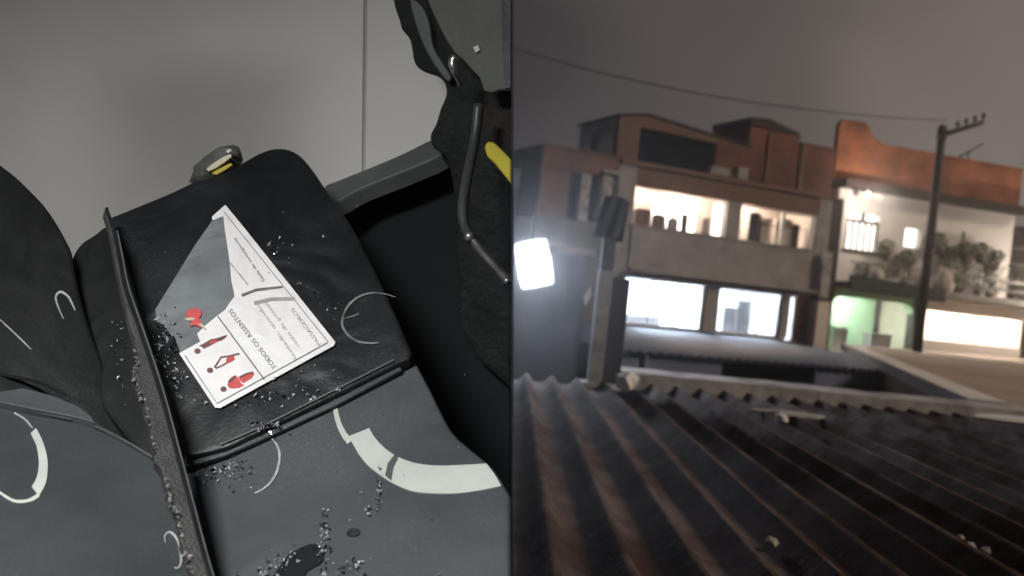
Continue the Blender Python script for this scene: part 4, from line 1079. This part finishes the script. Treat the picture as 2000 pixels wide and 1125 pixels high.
text('use sempre o cinto', (486, 556), (450, 512), 4, 'ink')
text('Saida de emergencia', (518, 548), (460, 464), 6, 'ink')

# ---- crumbs and glass scattered on the seats
def crumbs(name, pl, spots, n, label, smin, smax, seedv, dark=0.4):
    random.seed(seedv)
    bmA, bmB = bmesh.new(), bmesh.new()
    for (cx, cy, rx, ry, wgt) in spots:
        for i in range(int(n * wgt)):
            x, y = random.gauss(cx, rx), random.gauss(cy, ry)
            if x > 990: continue
            s = random.uniform(smin, smax) * (1.6 if random.random() < 0.08 else 1)
            c = pl.at(x, y, s * 0.5 + 0.001)
            bm_ = bmB if random.random() < dark else bmA
            v4 = [bm_.verts.new(c + Vector((random.uniform(-1, 1), random.uniform(-1, 1), random.uniform(-1, 1))) * s) for _ in range(4)]
            for f in ((0, 1, 2), (0, 1, 3), (0, 2, 3), (1, 2, 3)): bm_.faces.new([v4[a] for a in f])
    org = pl.at(spots[0][0], spots[0][1])
    for bm_, m, nm in ((bmA, 'crumb', name), (bmB, 'crumb_dark', name)):
        for v in bm_.verts: v.co -= org
        o = link(nm, bm_, m); o.matrix_world = MC @ Matrix.Translation(org)
        tag(o, label[0 if m == 'crumb' else 1], 'debris', kind='stuff')
crumbs('glass_crumbs', PS, [(325, 690, 16, 35, 2.6), (325, 640, 14, 18, 1.4), (345, 735, 12, 14, .8), (510, 778, 62, 10, 1.6), (520, 830, 18, 6, .9), (600, 735, 30, 10, .4), (530, 470, 22, 50, .5), (575, 560, 40, 20, .35), (640, 590, 20, 20, .25), (640, 470, 60, 60, .15)], 42,
       ('pale glassy crumbs scattered around the placard', 'black crumbs scattered around the placard'), 0.0008, 0.0032, 3)
crumbs('glass_crumbs', PP, [(440, 920, 25, 18, 1.2), (390, 935, 12, 10, .4), (635, 1040, 5, 25, 1.0), (630, 1085, 8, 15, .7), (560, 1090, 22, 10, .6), (685, 1105, 14, 10, .5), (740, 960, 4, 18, .5), (722, 995, 5, 4, .3), (760, 1000, 120, 70, .25), (520, 1112, 30, 8, .5)], 50,
       ('pale glassy crumbs scattered on the grey lower panel', 'black crumbs scattered on the grey lower panel'), 0.0008, 0.0030, 4)
crumbs('glass_crumbs', PV, [(910, 610, 6, 4, .12), (960, 615, 12, 12, .2), (905, 735, 4, 3, .08), (863, 302, 6, 4, .3), (950, 640, 20, 15, .15)], 50,
       ('few pale glassy crumbs in the black footwell', 'few black crumbs in the black footwell'), 0.001, 0.0035, 5, 0.15)
crumbs('glass_crumbs', PF, [(235, 700, 10, 40, .5), (240, 640, 10, 20, .3)], 40,
       ('few pale glassy crumbs on the black flank left of the strip', 'few black crumbs on the black flank left of the strip'), 0.001, 0.003, 6, 0.3)
crumbs('glass_shards', PS, [(318, 680, 12, 30, .5), (340, 640, 10, 10, .2), (345, 740, 10, 12, .2), (560, 765, 40, 8, .3), (520, 828, 14, 5, .25), (545, 480, 10, 30, .2)], 40,
       ('larger pale glass shards beside the placard', 'larger black shards beside the placard'), 0.0012, 0.0034, 8, 0.2)
crumbs('glass_shards', PP, [(635, 1050, 4, 22, .4), (435, 925, 22, 14, .5), (560, 1092, 15, 8, .3), (685, 1105, 10, 8, .25), (740, 962, 3, 16, .3)], 40,
       ('larger pale glass shards on the grey lower panel', 'larger black shards on the grey lower panel'), 0.0010, 0.0030, 9, 0.2)
# terrace under the cabin
T = empty('roof_terrace', (-3.0, 1.5, 0)); tag(T, 'concrete terrace house carrying the open cabin', 'house')
box('wall', 'concrete_dark', T, -3.0, 2.95, -3, 3.0, 0, 4.2)

# thin scattering volume added to imitate lens bloom around the lights
bm = bmesh.new(); add_box(bm, -60, 90, -20, 120, -1, 30)
hz = bpy.data.objects.new('haze', bpy.data.meshes.new('haze')); bm.to_mesh(hz.data); bm.free(); COL.objects.link(hz)
tag(hz, 'faint scattering volume added to imitate lens bloom round the lights', 'haze', kind='stuff')
hm = bpy.data.materials.new('haze'); hm.use_nodes = True
ht = hm.node_tree; ht.nodes.clear()
ho_ = ht.nodes.new('ShaderNodeOutputMaterial'); hv = ht.nodes.new('ShaderNodeVolumePrincipled')
hv.inputs['Color'].default_value = (0.9, 0.9, 0.92, 1); hv.inputs['Density'].default_value = 0.0048; hv.inputs['Anisotropy'].default_value = 0.88
ht.links.new(hv.outputs[0], ho_.inputs['Volume'])
hz.data.materials.append(hm)
